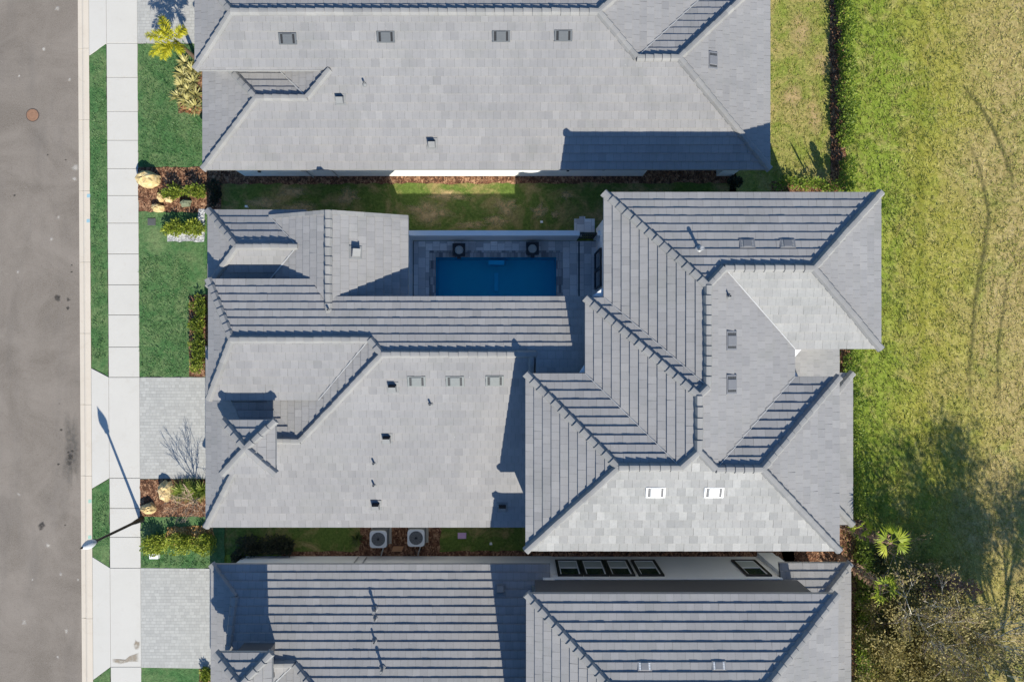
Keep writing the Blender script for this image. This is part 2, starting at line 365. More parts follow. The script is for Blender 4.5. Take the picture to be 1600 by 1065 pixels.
def tiles(mb, poly, pl, mi=0, rough=1.0, rake=()):
    if area(poly) < 0: poly = poly[::-1]
    d = pl.d; u = (-d[1], d[0]); up = (-d[0], -d[1])
    vs = [p[0]*up[0]+p[1]*up[1] for p in poly]; us = [p[0]*u[0]+p[1]*u[1] for p in poly]
    v0 = min(vs); nr = int((max(vs)-v0)/CO)+1; ru = R.uniform(0, TW)
    for r in range(nr):
        a, b = v0+r*CO, v0+(r+1)*CO
        strip = clip(clip(poly, up, b), (-up[0], -up[1]), -a)
        if len(strip) < 3 or abs(area(strip)) < 1e-4: continue
        su = [p[0]*u[0]+p[1]*u[1] for p in strip]
        off = ru + (0.5*TW if r % 2 else 0) + R.uniform(-.03, .03)
        i0 = math.floor((min(su)-off)/TW); i1 = math.ceil((max(su)-off)/TW)
        rt = R.gauss(0, .04)
        for i in range(i0, i1):
            c0, c1 = off+i*TW+.0022, off+(i+1)*TW-.0022
            t = clip(clip(strip, u, c1), (-u[0], -u[1]), -c0)
            if len(t) < 3 or abs(area(t)) < 2e-4: continue
            tone = min(1, max(0, R.gauss(.5, .16*rough)+rt)); tl = R.gauss(0, .003*rough); hh = .060+R.gauss(0, .004*rough)
            if R.random() < .015*rough: tone = R.choice((0.02, .98))
            pts = []
            for p in t:
                fv = (p[0]*up[0]+p[1]*up[1]-a)/CO; fu = (p[0]*u[0]+p[1]*u[1]-c0)/TW-.5; 
                pts.append((p[0], p[1], pl.z(*p)+hh*(1-fv)+.004*fv+tl*fu))
            mb.face(pts, mi, tone)
            for k in range(len(t)):
                p, q = t[k], t[(k+1) % len(t)]
                if abs(p[0]*up[0]+p[1]*up[1]-a) < 1e-4 and abs(q[0]*up[0]+q[1]*up[1]-a) < 1e-4:
                    A, B = pts[k], pts[(k+1) % len(t)]
                    mb.face([(A[0],A[1],A[2]-hh-.012),(B[0],B[1],B[2]-hh-.012),B,A], mi, tone*.8)
def roof(house, planes, name='roof', mat=None, rough=1.0, th=0.15):
    """planes: list of (polygon in plan, PL). One mesh: tiles on top, painted deck edge and soffit below"""
    mb = MB()
    edges = []
    for it in planes:
        poly = it[0]
        for i in range(len(poly)): edges.append((poly[i], poly[(i+1)%len(poly)], id(poly)))
    for it in planes:
        poly, pl = it[0], it[1]
        tiles(mb, poly, pl, 2 if len(it) > 2 else 0, it[2] if len(it) > 2 else rough)
        if area(poly) < 0: poly2 = poly[::-1]
        else: poly2 = poly
        mb.face([(p[0], p[1], pl.z(*p)-.014) for p in poly2], 3)
        mb.face([(p[0], p[1], pl.z(*p)-th) for p in poly2[::-1]], 1)
        for i in range(len(poly2)):
            p, q = poly2[i], poly2[(i+1)%len(poly2)]
            shared = any(w != id(poly) and ((math.dist(p,a)<.02 and math.dist(q,b)<.02) or (math.dist(p,b)<.02 and math.dist(q,a)<.02)) for a, b, w in edges)
            if not shared:
                zp, zq = pl.z(*p), pl.z(*q)
                mb.face([(p[0],p[1],zp-th),(q[0],q[1],zq-th),(q[0],q[1],zq+.0),(p[0],p[1],zp+.0)], 1)
    return mb.build(name, [mat or M_TILE, M_FASC, M_TILEB, M_UNDER], house)
def caps(parent, a, pa, b, pb=None, name='ridge_cap', w=0.165):
    """row of overlapping ridge / hip tiles from plan point a to b, heights from roof planes"""
    A = Vector((a[0], a[1], pa.z(*a))); B = Vector((b[0], b[1], (pb or pa).z(*b)))
    if A.z > B.z + .01: A, B = B, A
    L = (B-A).length; n = max(1, round(L/.40)); d = (B-A)/n
    side = Vector((-d.y, d.x, 0)).normalized(); mb = MB()
    prof = [(-1.0, -.085), (-.97, .005), (-.60, .122), (-.50, .134), (0, .140), (.50, .134), (.60, .122), (.97, .005), (1.0, -.085)]
    for i in range(n):
        p = A + d*i; q = p + d*1.06; tone = min(1, max(0, R.gauss(.55, .16))); r0 = []; r1 = []
        jl = R.gauss(0, .005); jt = R.gauss(0, .004)
        for s, h in prof:
            r0.append(p + side*(s*w*1.05+jl) + Vector((0,0,h+.055+jt))); r1.append(q + side*(s*w*.93+jl) + Vector((0,0,h+.006)))
        for k in range(len(prof)-1): mb.face([r0[k], r0[k+1], r1[k+1], r1[k]], 0, tone)
        mb.face(r0[::-1], 0, tone*.8); mb.face(r1, 0, tone*.8)
    return mb.build(name, M_CAP, parent)
def flash(parent, a, pl, b, w=0.035, name='valley_flashing'):
    A = Vector((a[0], a[1], pl.z(*a)+.078)); B = Vector((b[0], b[1], pl.z(*b)+.078)); d = B-A
    s = Vector((-d.y, d.x, 0)).normalized()*w; mb = MB(); n = max(2, int(d.length/.3))
    for i in range(n):
        p, q = A+d*i/n, A+d*(i+1)/n; j = s*R.uniform(.7, 1.1)
        mb.face([p-j, q-j, q, p], 0); mb.face([p, q, q+j, p+j], 0)
    return mb.build(name, M_FLASH, parent)
def roofmat(pl):
    d = Vector((pl.d[0], pl.d[1], -pl.p)).normalized(); n = Vector((-pl.b, -pl.c, 1)).normalized(); x = d.cross(n)
    return Matrix((( x.x, -d.x, n.x), (x.y, -d.y, n.y), (x.z, -d.z, n.z)))  # columns: along eave, uphill, normal
_proto = {}
def roof_item(house, pl, px, py, kind, rot=0.0, upright=False, sc=1.0):
    """puts a vent or pipe on a roof plane at the place it has on that roof"""
    p = pl.at(px, py)
    if kind not in _proto: _proto[kind] = ITEMS[kind]()
    name, parts = _proto[kind]
    root = None
    for i, (nm, me) in enumerate(parts):
        o = bpy.data.objects.new(nm, me); SC.collection.objects.link(o)
        if i == 0:
            o.parent = house; root = o
            m3 = Matrix.Identity(3) if upright else roofmat(pl)
            m4 = m3.to_4x4() @ Matrix.Rotation(rot, 4, 'Z') @ Matrix.Scale(sc, 4)
            m4.translation = p - ROOT[house.name]; o.matrix_local = m4
        else: o.parent = root
    return root
def mesh_of(mb, name, mats):
    o = mb.build(name, mats); me = o.data; bpy.data.objects.remove(o); return me
def _flatvent(mat, smat=None):
    def f():
        mb = MB(); mb.bbox(-.39, .39, -.235, .235, .0, .075, .015, 0)
        mb.bbox(-.205, .205, -.195, .195, .07, .105, .015, 0)
        for k in range(6): mb.box(-.19, .19, -.165+k*.06, -.15+k*.06, .105, .109, 0)
        parts = [('roof_vent', mesh_of(mb, 'roof_vent', [mat]))]
        for s in (-1, 1):
            q = MB(); x0, x1 = sorted((s*.215, s*.305))
            q.box(x0, x1, -.19, .19, .073, .080, 0)
            for k in range(5): q.box(x0+.004, x1-.004, -.17+k*.08, -.145+k*.08, .080, .090, 0)
            parts.append(('vent_slot', mesh_of(q, 'vent_slot', [smat or M_HOLE])))
        return 'roof_vent', parts
    return f
M_VENTS = plain('slate_vent_paint', (0.17, 0.175, 0.19), 0.6); M_SLOTL = plain('pale_slot', (0.25, 0.255, 0.26), .6); M_SLOTM = plain('mid_grey_slot', (0.16, .16, .165), .7); M_SLOTD = plain('dark_grey_slot', (0.055, .058, .062), .7)
def _hood():
    mb = MB(); mb.bbox(-.25, .25, -.27, .24, .0, .05, .01, 0)
    # hood with a sloping top, open throat uphill
    x, y0, y1 = .17, -.2, .1
    mb.face([(-x,y0,.05),(x,y0,.05),(x*.86,y0+.03,.20),(-x*.86,y0+.03,.20)], 0)
    mb.face([(-x*.86,y0+.03,.20),(x*.86,y0+.03,.20),(x*.86,y1,.34),(-x*.86,y1,.34)], 0)
    for s in (-1, 1): mb.face([(s*x,y0,.05),(s*x*.86,y0+.03,.20),(s*x*.86,y1,.34),(s*x,y1+.02,.05)][::s], 0)
    q = MB(); q.face([(x,y1+.018,.05),(-x,y1+.018,.05),(-x*.86,y1,.335),(x*.86,y1,.335)], 0)
    return 'hood_vent', [('hood_vent', mesh_of(mb, 'hood_vent', [M_LEAD])), ('vent_throat', mesh_of(q, 'vent_throat', [M_HOLE]))]
def _pipe(h, r):
    def f():
        mb = MB(); mb.lathe((0,0,0), [(r*2.6, -.03), (r*2.4, .05), (r*1.25, .10), (r, .11), (r, h), (r*.72, h), (r*.72, h-.06)], 12)
        q = MB(); q.lathe((0,0,0), [(r*.71, h-.058), (r*.70, h-.055)], 12)
        return 'vent_pipe', [('vent_pipe', mesh_of(mb, 'vent_pipe', [M_LEAD])), ('pipe_mouth', mesh_of(q, 'pipe_mouth', [M_HOLE]))]
    return f
def _flue():
    mb = MB(); mb.lathe((0,0,0), [(.26, -.08), (.24, .06), (.12, .12), (.095, .13), (.095, .78)], 14)
    q = MB(); q.lathe((0,0,0), [(.10, .70), (.125, .71), (.125, .80), (.10, .805), (.09, .74), (.02, .73)], 14)
    return 'flue_pipe', [('flue_pipe', mesh_of(mb, 'flue_pipe', [M_GALV])), ('flue_cap', mesh_of(q, 'flue_cap', [M_GALV]))]
def _flued():
    n, p = _flue(); return n, [(a, _relead(m)) for a, m in p]
def _relead(m): m.materials.clear(); m.materials.append(M_LEAD); return m
ITEMS = {'flued': _flued, 'flat': _flatvent(M_VENT), 'flatw': _flatvent(M_VENTB, M_SLOTM), 'flatg': _flatvent(M_VENTG, M_SLOTD), 'flats': _flatvent(M_VENTS, M_SLOTL), 'flate': _flatvent(M_VENTS, M_SLOTD), 'flatl': _flatvent(M_TILE, M_VENTB),
         'hood': _hood, 'pipe': _pipe(.30, .045), 'flue': _flue}
def wall(house, boxes, name='wall', mat=None):
    mb = MB()
    for b in boxes: mb.box(*b)
    return mb.build(name, mat or M_WALL, house)

# ------------------------------------------------------------------ ground, road, pavements
def sheet(name, poly, z, mat, jit=0.0, step=0.35, kind='structure', tone=0.5):
    mb = MB(); pts = []
    for i in range(len(poly)):
        p, q = poly[i], poly[(i+1)%len(poly)]; L = math.hypot(q[0]-p[0], q[1]-p[1]); n = max(1, int(L/step)) if jit else 1
        n = min(n, 400); nx, ny = -(q[1]-p[1])/(L or 1), (q[0]-p[0])/(L or 1)
        for k in range(n):
            t = k/n; j = R.uniform(-jit, jit) if k else 0
            pts.append((p[0]+(q[0]-p[0])*t+nx*j, p[1]+(q[1]-p[1])*t+ny*j, z))
    mb.face(pts, 0, tone)
    o = mb.build(name, mat); structure(o, kind); return o
def gp(*pts): return [(wx(a), wy(b)) for a, b in pts]
def rect(x0, y0, x1, y1): return gp((x0, y0), (x1, y0), (x1, y1), (x0, y1))
POOL = (wx(681), wx(869), 0.9, wy(402))        # x0, x1, y0, y1 of the water
# ground: one sheet to the horizon, open where the pool is sunk into it
mb = MB(); xs = [-400, POOL[0]-.05, POOL[1]+.05, 400]; ys = [-400, POOL[2]-.05, POOL[3]+.05, 400]
for i in range(3):
    for j in range(3):
        if i == 1 and j == 1: continue
        mb.face([(xs[i],ys[j],0),(xs[i+1],ys[j],0),(xs[i+1],ys[j+1],0),(xs[i],ys[j+1],0)])
structure(mb.build('ground', M_FIELD))
def ln(a, b):           # line in the photo: x at y=0 and y=1065
    return lambda y: a + (b-a)*y/1065.0
xr, xg, xl, xs_ = ln(121.7, 128.3), ln(140.2, 147.0), ln(167.3, 174.5), ln(215.5, 222.0)
Y0, Y1 = -700, 1800
structure(sheet('road', gp((-900, Y0), (xr(Y0), Y0), (xr(Y1), Y1), (-900, Y1)), .006, M_ASPH))
# rolled kerb and gutter, in cast lengths
mb = MB(); y = Y0
while y < Y1:
    y2 = y + 111 - .35
    prof = [(0.0, .006), (.33, .016), (.40, .03), (.47, .085), (.60, .095), (1.0, .09)]
    def pt(t, z, yy): return (wx(xr(yy)+(xg(yy)-xr(yy))*t), wy(yy), z)
    for i in range(len(prof)-1):
        mb.face([pt(*prof[i], y2), pt(*prof[i+1], y2), pt(*prof[i+1], y), pt(*prof[i], y)])
    mb.face([pt(0, 0, y), pt(0, .006, y), pt(1, .09, y), pt(1, 0, y)])
    y += 111
structure(mb.build('kerb', M_GUT))
structure(sheet('soil', gp((xg(Y0)-1, Y0), (xs_(Y0)+2, Y0), (xs_(Y1)+2, Y1), (xg(Y1)-1, Y1)), .003, M_SOIL))
# sidewalk slabs
JO = [-640,-590,-540,-490,-440,-390,-340,-290,-240,-190,-140,-90,69,122,175,220,264,306,349,397,445,492,542,589,746,793,838,886,1040,1090,1140,1190,1240,1290,1340,1390,1440,1490,1540,1590,1640]
mb = MB()
for a, b in zip(JO[:-1], JO[1:]):
    g = .35
    mb.prism(gp((xl(b)+.4, b-g), (xs_(b), b-g), (xs_(a), a+g), (xl(a)+.4, a+g)), 0, .095, .006, 0, R.random())
structure(mb.build('sidewalk', M_CONC))
# driveway aprons between kerb and sidewalk
for y0, y1, s0, s1 in ((575, 762, 589, 746), (869, 1060, 886, 1040), (-108, 88, -90, 69)):
    mb = MB(); mb.prism(gp((xg(y1)+.3, y1), (xl(s1)-.2, s1), (xl(s0)-.2, s0), (xg(y0)+.3, y0)), 0, .09, .006)
    structure(mb.build('driveway_apron', M_CONC))
# grass verges between the aprons
for y0, y1, s0, s1 in ((88, 575, 69, 589), (762, 869, 746, 886), (1060, Y1, 1040, Y1), (Y0, -108, Y0, -90)):
    sheet('verge', gp((xg(y0)+.5, y0+1), (xl(s0)-.2, s0+1), (xl(s1)-.2, s1-1), (xg(y1)+.5, y1-1)), .092, M_LAWN, .025, .2)
# front lawns, beds, driveways
xw = lambda y: xs_(y)+.3
sheet('front_lawn', gp((xw(70), 70), (345, 70), (345, 262), (xw(262), 262)), .085, M_LAWN, .03, .2)
sheet('front_lawn', gp((xw(331), 331), (345, 331), (345, 588), (xw(588), 588)), .085, M_LAWN, .03, .2)
sheet('front_lawn', gp((xw(806), 806), (352, 806), (352, 886), (xw(886), 886)), .085, M_LAWN, .03, .2)
sheet('front_lawn', gp((xw(1041), 1041), (352, 1041), (352, 1500), (xw(1500), 1500)), .085, M_LAWN, .03, .2)
def slab(name, poly, z, mat):
    mb = MB(); mb.prism(poly, 0, z, .006); return structure(mb.build(name, mat))
slab('driveway', gp((xw(746), 747), (352, 747), (352, 589), (xw(589), 589)), .095, M_DRIVE)
slab('driveway', gp((xw(1040), 1041), (352, 1043), (352, 887), (xw(886), 886)), .095, M_DRIVE)
slab('driveway', gp((xw(69), 69), (345, 69), (345, -90), (xw(-90), -90)), .095, M_DRIVE)
sheet('mulch_bed', gp((xw(262), 262), (328, 262), (330, 333), (xw(331), 331)), .098, M_MULCH, .04, .2)
sheet('gravel_strip', gp((263, 378), (320, 378), (322, 327), (312, 327), (309, 358), (263, 366)), .105, M_GRAVEL, .03, .2)
sheet('mulch_bed', gp((xw(747), 748), (352, 748), (352, 806), (xw(806), 806)), .098, M_MULCH, .04, .2)
sheet('straw_bed', gp((262, 822), (335, 820), (335, 850), (258, 852)), .1, M_STRAW, .06, .2)
sheet('mulch_bed', gp((297, 462), (330, 460), (330, 588), (297, 588)), .1, M_MULCH, .04, .2)
sheet('mulch_bed', gp((278, 110), (345, 100), (345, 178), (280, 178)), .1, M_MULCH, .05, .2)
sheet('mulch_bed', gp((312, 1044), (352, 1044), (352, 1100), (312, 1100)), .1, M_MULCH, .04, .2)
sheet('mulch_bed', gp((327, 262), (346, 262), (346, 332), (327, 332)), .099, M_MULCH, .04, .2)
# yards between the houses
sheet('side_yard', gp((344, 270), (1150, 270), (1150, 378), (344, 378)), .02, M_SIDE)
sheet('mulch_strip', gp((344, 262), (1148, 262), (1148, 286), (344, 288)), .03, M_MULCH, .05, .25)
sheet('back_yard', gp((1140, -500), (1302, -500), (1302, 300), (1140, 300)), .02, M_BACK)
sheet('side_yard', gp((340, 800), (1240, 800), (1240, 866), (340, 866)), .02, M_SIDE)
sheet('mulch_strip', gp((440, 861), (1240, 859), (1240, 880), (440, 880)), .03, M_MULCH, .04, .25)
sheet('mulch_bed', gp((565, 815), (690, 815), (686, 870), (560, 870)), .032, M_MULCH, .05, .2)
sheet('mulch_bed', gp((1222, 815), (1335, 815), (1335, 1000), (1222, 1000)), .03, M_MULCH, .06, .25)
# pool deck of travertine around the sunken pool
dx0, dx1, dy0, dy1 = wx(630), wx(942), .4, wy(377)
mb = MB(); cw = .33; a0, a1, b0, b1 = POOL[0]-cw, POOL[1]+cw, POOL[2]-cw, POOL[3]+cw
for q in ((dx0, a0, dy0, dy1), (a1, dx1, dy0, dy1), (a0, a1, b1, dy1), (a0, a1, dy0, b0)):
    mb.face([(q[0],q[2],.06),(q[1],q[2],.06),(q[1],q[3],.06),(q[0],q[3],.06)])
mb.box(wx(897), wx(929), wy(363), wy(342), 0, .06); mb.box(wx(905), wx(914), wy(345), wy(338.5), .0, .09)
structure(mb.build('pool_deck', M_DECK))
for xx in (645.5, 904.5):
    mb = MB(); mb.box(wx(xx)-.035, wx(xx)+.035, dy0, dy1-.02, .04, .064); structure(mb.build('deck_drain', M_HOLE))

# ------------------------------------------------------------------ NORTH HOUSE
def house(name, x, y, label): return thing(name, (x, y, 0), label, 'house')
nh = house('house', -1.0, 12.0, 'long single storey grey tiled house along the top edge, beyond the green side yard')
ES = wy(265, 3.0); EW = wx(317, 3.0); EE = wx(1203, 3.0)
S = PL('S', ES, 3.0); Wl = PL('W', EW, 3.0, .35); E = PL('E', EE, 3.0)
yb = ES + 3*(4.35-3.0); ymr = ES + 3*(5.09-3.0)
Bw = PL('W', -13.93, 4.35, .39)
N = PL('N', ymr, 5.09); yn3 = ES + 3*(3.985-3.0)
N3 = PL('N', yn3, 3.985); W3 = PL('W', -9.11, 3.985)
E2 = PL('E', 3.71, 5.09); yn2 = ES + 3*(4.51-3.0); N2 = PL('N', yn2, 4.51)
R1 = V(S, Wl, N3); R2 = V(S, N3, W3); C1 = V(S, Bw, ('z', 4.35)); A1 = V(S, Bw, N); RE = V(S, N, E2)
Q1 = V(S, E2, N2); Q2 = V(S, N2, E); H1 = V(S, W3, ('y', yb))
sS = [(EW, ES), R1, R2, H1, C1, A1, RE, Q1, Q2, (EE, ES)]
vW3 = V(N3, W3, ('y', 13.6)); nW = V(N3, Wl, ('z', 3.0)); bn = (-13.93, V(Bw, N, ('x', -13.93))[1])
hNE = V(N, E2, ('y', 20)); vE2 = V(E2, N2, ('y', 17.0)); cNE = V(N2, E, ('z', 3.0))
roof(nh, [(sS, S), ([R2, H1, (H1[0], 14.0), (vW3[0], 14.0), vW3], W3), ([R1, R2, vW3, (vW3[0], nW[1]), nW], N3),
          ([(EW, ES), R1, nW], Wl), ([C1, A1, bn], Bw), ([A1, RE, hNE, (bn[0], 20), bn], N),
          ([RE, Q1, vE2, (vE2[0], 20), hNE], E2), ([Q1, Q2, cNE, (vE2[0], cNE[1]), vE2], N2), ([(EE, ES), Q2, cNE], E)])
for a, pa, b in (((EW, ES), S, R1), (R1, S, R2), (R2, S, H1), (C1, S, A1), (A1, S, RE), (RE, S, Q1), (Q1, S, Q2), (Q2, S, (EE, ES)),
                 (R1, N3, nW), (A1, N, bn), (Q2, N2, cNE), (RE, N, hNE)): caps(nh, a, pa, b)
flash(nh, R2, N3, vW3, .025); flash(nh, Q1, N2, vE2, .018)
wS = wy(275.3)
wall(nh, [(wx(383), wx(1004), wS, 14, 0, 2.95), (-13.4, -12.0, wS+1.2, 14.0, 0, 3.1), (-13.4, -8.3, 12.3, 16, 2.8, 4.25), (wx(1004), 11.3, 11.2, 16.4, 0, 2.9)])
wall(nh, [(wx(1119), wx(1143), wS, wS+.35, 0, 2.95)], 'porch_column')
for a, b in ((450, 61), (603, 58), (783, 57), (880, 56)): roof_item(nh, S, a, b, 'flat')
roof_item(nh, E, 1113, 95, 'flate')
roof_item(nh, S, 532, 155, 'hood'); roof_item(nh, S, 675, 224, 'hood'); roof_item(nh, S, 570, 132, 'pipe', upright=True)
# pipes and fittings on the long side wall
for a, h in ((490, 1.6), (530, 2.0)):
    mb = MB(); mb.tube([(wx(a), wS-.06, 0), (wx(a), wS-.06, h)], .03); mb.box(wx(a)-.12, wx(a)+.12, wS-.14, wS, h, h+.32)
    mb.build('meter_box', M_GALV, nh)
for a, z in ((418, 1.1), (884, 1.3), (937, 1.5)):
    mb = MB(); mb.box(wx(a)-.06, wx(a)+.06, wS-.08, wS, z, z+.14); mb.build('wall_light', M_BLACK, nh)

# ------------------------------------------------------------------ CENTRE HOUSE
ch = house('house', -1.0, -2.0, 'grey tiled house in the middle with a courtyard pool and a two storey rear')
ES = wy(823, 3.0); S = PL('S', ES, 3.0); yr = -.553; zr = S.z(0, yr); N = PL('N', yr, zr, .30)
WM = PL('W', wx(597, zr), zr); yg = -4.37; zg = S.z(0, yg); NG = PL('N', yg, zg)
EW = wx(322, 3.0); Wl = PL('W', EW, 3.0, .55); yb = .067; zb = N.z(0, yb); BS = PL('S', yb, zb, .30)
ZB = 4.68; XB = wx(326, ZB); BW = PL('W', XB, ZB, (zb-ZB)/(wx(362, zb)-XB))
yBN = V(N, ('z', ZB), ('x', 0))[1]; yBS = V(BS, ('z', ZB), ('x', 0))[1]; yNE = wy(463, 4.83)
r0 = V(S, N, WM); apB = V(N, BS, BW); hB = V(N, BS, WM); apG = V(S, NG, Wl); gE = V(S, NG, WM)
vB = V(BS, WM, ('y', yBS)); cBN = (XB, yBN); cBS = (XB, yBS); XR = 1.0
n2 = V(NG, WM, ('y', -1.0)); n3 = V(NG, Wl, ('y', -1.0))
xrw = wx(513, 5.05); WE = PL('E', xrw, 5.05, .43); WW = PL('W', xrw, 5.05, .43)
XE = wx(638, 3.655); yG = 5.6; vE = V(WE, N, ('y', yNE)); tW = V(WE, N, ('x', xrw)); vW = V(WW, N, ('y', yBN))
sN = [cBN, apB, hB, r0, (XR, yr), (XR, -1.75), (3.45, -1.75), (3.45, yNE), (vE[0], yNE), tW, vW]
roof(ch, [(sN, N),
          ([(EW, ES), apG, gE, r0, (XR, yr), (XR, ES)], S),
          ([r0, hB, vB, (vB[0], -1.0), n2, gE], WM),
          ([apG, gE, n2, n3], NG),
          ([(EW, ES), apG, n3, (EW, V(NG, Wl, ('z', 3.0))[1])], Wl),
          ([apB, hB, vB, cBS], BS), ([cBN, apB, cBS], BW)])
for a, pa, b in (((EW, ES), S, apG), (gE, S, r0), (r0, N, (XR, yr)), (apG, S, gE), (apB, N, hB), (hB, N, r0), (cBN, N, apB), (cBS, BS, apB), (XR-.0, S, 0)):
    if b == 0: caps(ch, (XR-.17, yr-.1), S, (XR-.17, -2.6))
    else: caps(ch, a, pa, b)
flash(ch, hB, BS, vB, .018)
# front porch hip and cross gable wing
ypr = wy(385, 4.4); PN = PL('N', ypr, 4.4, .43); PS = PL('S', ypr, 4.4, .43); PW = PL('W', wx(325, 3.65), 3.65, .47)
apP = V(PN, PS, PW); vP = V(PN, PS, WW); vPN = V(PN, WW, ('y', yG)); vPS = V(PS, WW, ('y', 2.0)); yPN = V(PN, ('z', 3.65), ('x', 0))[1]
XP = wx(325, 3.65); hPS = V(PW, PS, ('z', 3.65)); xst = wx(479, 3.65)
roof(ch, [([(xrw, yG), tW, vE, (vE[0], 1.5), (XE, 1.5), (XE, yG)], WE),
          ([(xrw, yG), tW, vW, (vW[0], 2.0), vPS, vP, vPN], WW)])
roof(ch, [([apP, vP, vPN, (xst, yG), (xst, yPN), (XP, yPN)], PN), ([apP, vP, vPS, (hPS[0], 2.0), hPS], PS), ([(XP, yPN), apP, hPS], PW)])
for a, pa, b in ((((xrw, yG)), WE, (xrw, tW[1]-.25)), ((XP, yPN), PN, apP), (hPS, PS, apP), (apP, PN, vP)): caps(ch, a, pa, b)
flash(ch, vP, PS, vPS, .03); flash(ch, vP, PN, vPN, .014)
# rake tiles along the gable
for pl, xa in ((WE, XE), (WW, vPN[0])):
    mb = MB(); A = Vector((xa, yG, pl.z(xa, yG))); B = Vector((xrw, yG, pl.z(xrw, yG))); n = max(2, int((B-A).length/.38))
    for i in range(n):
        p, q = A+(B-A)*i/n, A+(B-A)*(i+1.05)/n; t = R.random()
        a1, a2 = p+Vector((0,.03,.085)), q+Vector((0,.03,.055)); b1, b2 = p+Vector((0,-.15,.085)), q+Vector((0,-.15,.055))
        mb.face([a1, a2, b2, b1], 0, t); mb.face([p+Vector((0,.03,-.16)), q+Vector((0,.03,-.16)), a2, a1], 0, t); mb.face([b1, b2, b2-Vector((0,0,.06)), b1-Vector((0,0,.06))], 0, t)
        mb.face([a1, b1, b1-Vector((0,0,.1)), a1-Vector((0,0,.1))], 0, t)
    mb.build('rake_tile', M_CAP, ch)
# little hipped cupola over the garage front
zd = 5.7; dw, de, dn, ds = wx(347, zd), wx(431, zd), wy(655.5, zd), wy(740, zd); pd = .36
dN, dS, dW, dE = PL('N', dn, zd, pd), PL('S', ds, zd, pd), PL('W', dw, zd, pd), PL('E', de, zd, pd)
apx = ((dw+de)/2, (dn+ds)/2)
roof(ch, [([(dw, dn), apx, (de, dn)], dN), ([(dw, ds), apx, (de, ds)], dS), ([(dw, dn), apx, (dw, ds)], dW), ([(de, dn), apx, (de, ds)], dE)], th=.14)
for c in ((dw, dn), (de, dn), (dw, ds), (de, ds)): caps(ch, c, (dN if c[1] == dn else dS), apx)
# two storey rear
Z2 = 6.55
An = PL('N', wy(300.5, Z2), Z2); Aw = PL('W', wx(943, Z2), Z2); E = PL('E', wx(1241.5, Z2), Z2)
Mn = PL('N', wy(465, Z2), Z2, .367); Mw = PL('W', wx(914, Z2), Z2); Bn = PL('N', wy(583, Z2), Z2); Bw = PL('W', wx(821, Z2), Z2)
S2 = PL('S', wy(860, Z2), Z2); NEs = PL('S', wy(545, Z2), Z2); NEe = PL('E', wx(1376, Z2), Z2); SEn = PL('N', wy(588, Z2), Z2); SEe = PL('E', wx(1311, Z2), Z2)
xA, yA = wx(943, Z2), wy(300.5, Z2); xE = wx(1241.5, Z2); xM, yM = wx(914, Z2), wy(465, Z2); xB, yB = wx(821, Z2), wy(583, Z2)
yS = wy(860, Z2); yNS = wy(545, Z2); xNE = wx(1376, Z2); ySN = wy(588, Z2); xSE = wx(1311, Z2)
P1 = V(An, Aw, E); P2 = V(An, NEs, E); P3 = V(An, NEs, NEe); P4 = V(Mn, Aw, E); P5 = V(Mn, Mw, E)
Lp = V(Mw, E, S2); K = V(Mw, Bn, S2); F = V(Bw, Bn, S2); M_ = V(E, SEn, S2); J = V(SEn, SEe, S2)
roof(ch, [([(xA, yA), P1, P2, P3, (xNE, yA)], An), ([(xA, yA), P1, P4, (xA, yM)], Aw),
          ([P2, P3, (xNE, yNS), (xE, yNS)], NEs, 0.8), ([(xNE, yA), P3, (xNE, yNS)], NEe),
          ([P1, P2, (xE, yNS), (xE, ySN), M_, Lp, P5, P4], E),
          ([(xM, yM), P5, P4, (xA, yM)], Mn), ([(xM, yM), P5, Lp, K, (xM, yB)], Mw),
          ([(xB, yB), F, K, (xM, yB)], Bn), ([(xB, yB), F, (xB, yS)], Bw),
          ([(xB, yS), F, K, Lp, M_, J, (xSE, yS)], S2, 1.7), ([M_, J, (xSE, ySN), (xE, ySN)], SEn), ([(xSE, ySN), J, (xSE, yS)], SEe)])
for a, pa, b in (((xA, yA), An, P1), (P1, An, P2), (P2, An, P3), (P3, An, (xNE, yA)), (P3, NEs, (xNE, yNS)), (P1, E, P4), ((xM, yM), Mn, P5), (P4, Mn, P5), (P5, E, Lp),
                 ((xB, yB), Bn, F), (F, S2, K), (K, S2, Lp), (Lp, S2, M_), (M_, S2, J), ((xB, yS), S2, F), (J, S2, (xSE, yS)), (J, SEn, (xSE, ySN))): caps(ch, a, pa, b)
flash(ch, (xE, yNS), E, P2, .02); flash(ch, (xA, yM), Mn, P4, .014); flash(ch, (xM, yB), Bn, K, .014); flash(ch, (xE, ySN), E, M_, .014)
# single storey rear porch roofs
zl = 3.0; xl1, xl2 = wx(1311, zl), wx(1332, zl); yl1, yl2 = wy(582, zl), wy(819, zl); xi = 11.3
LE = PL('E', xl1, zl); SLe, SLn, SLs = PL('E', xl2, zl), PL('N', yl1, zl), PL('S', yl2, zl)
h1, h2 = V(SLn, SLe, ('x', xi)), V(SLs, SLe, ('x', xi))
c1 = V(SLn, SLe, ('z', zl)); ym = (yl1+yl2)/2; top = V(SLn, SLs, SLe)
if top[0] > xi: h1 = h2 = top
roof(ch, [([(xl1, yl1), (xl1, 1.6), (xi, 1.6), (xi, yl1-.5), V(SLn, LE, ('y', yl1-.5)), V(SLn, LE, ('y', yl1))], LE),
          ([(xl2, yl1), top, (xl2, yl2)], SLe), ([(xl2, yl1), top, (xi, top[1]), (xi, yl1)], SLn), ([(xl2, yl2), top, (xi, top[1]), (xi, yl2)], SLs)])
caps(ch, (xl2, yl1), SLn, top); caps(ch, (xl2, yl2), SLs, top)
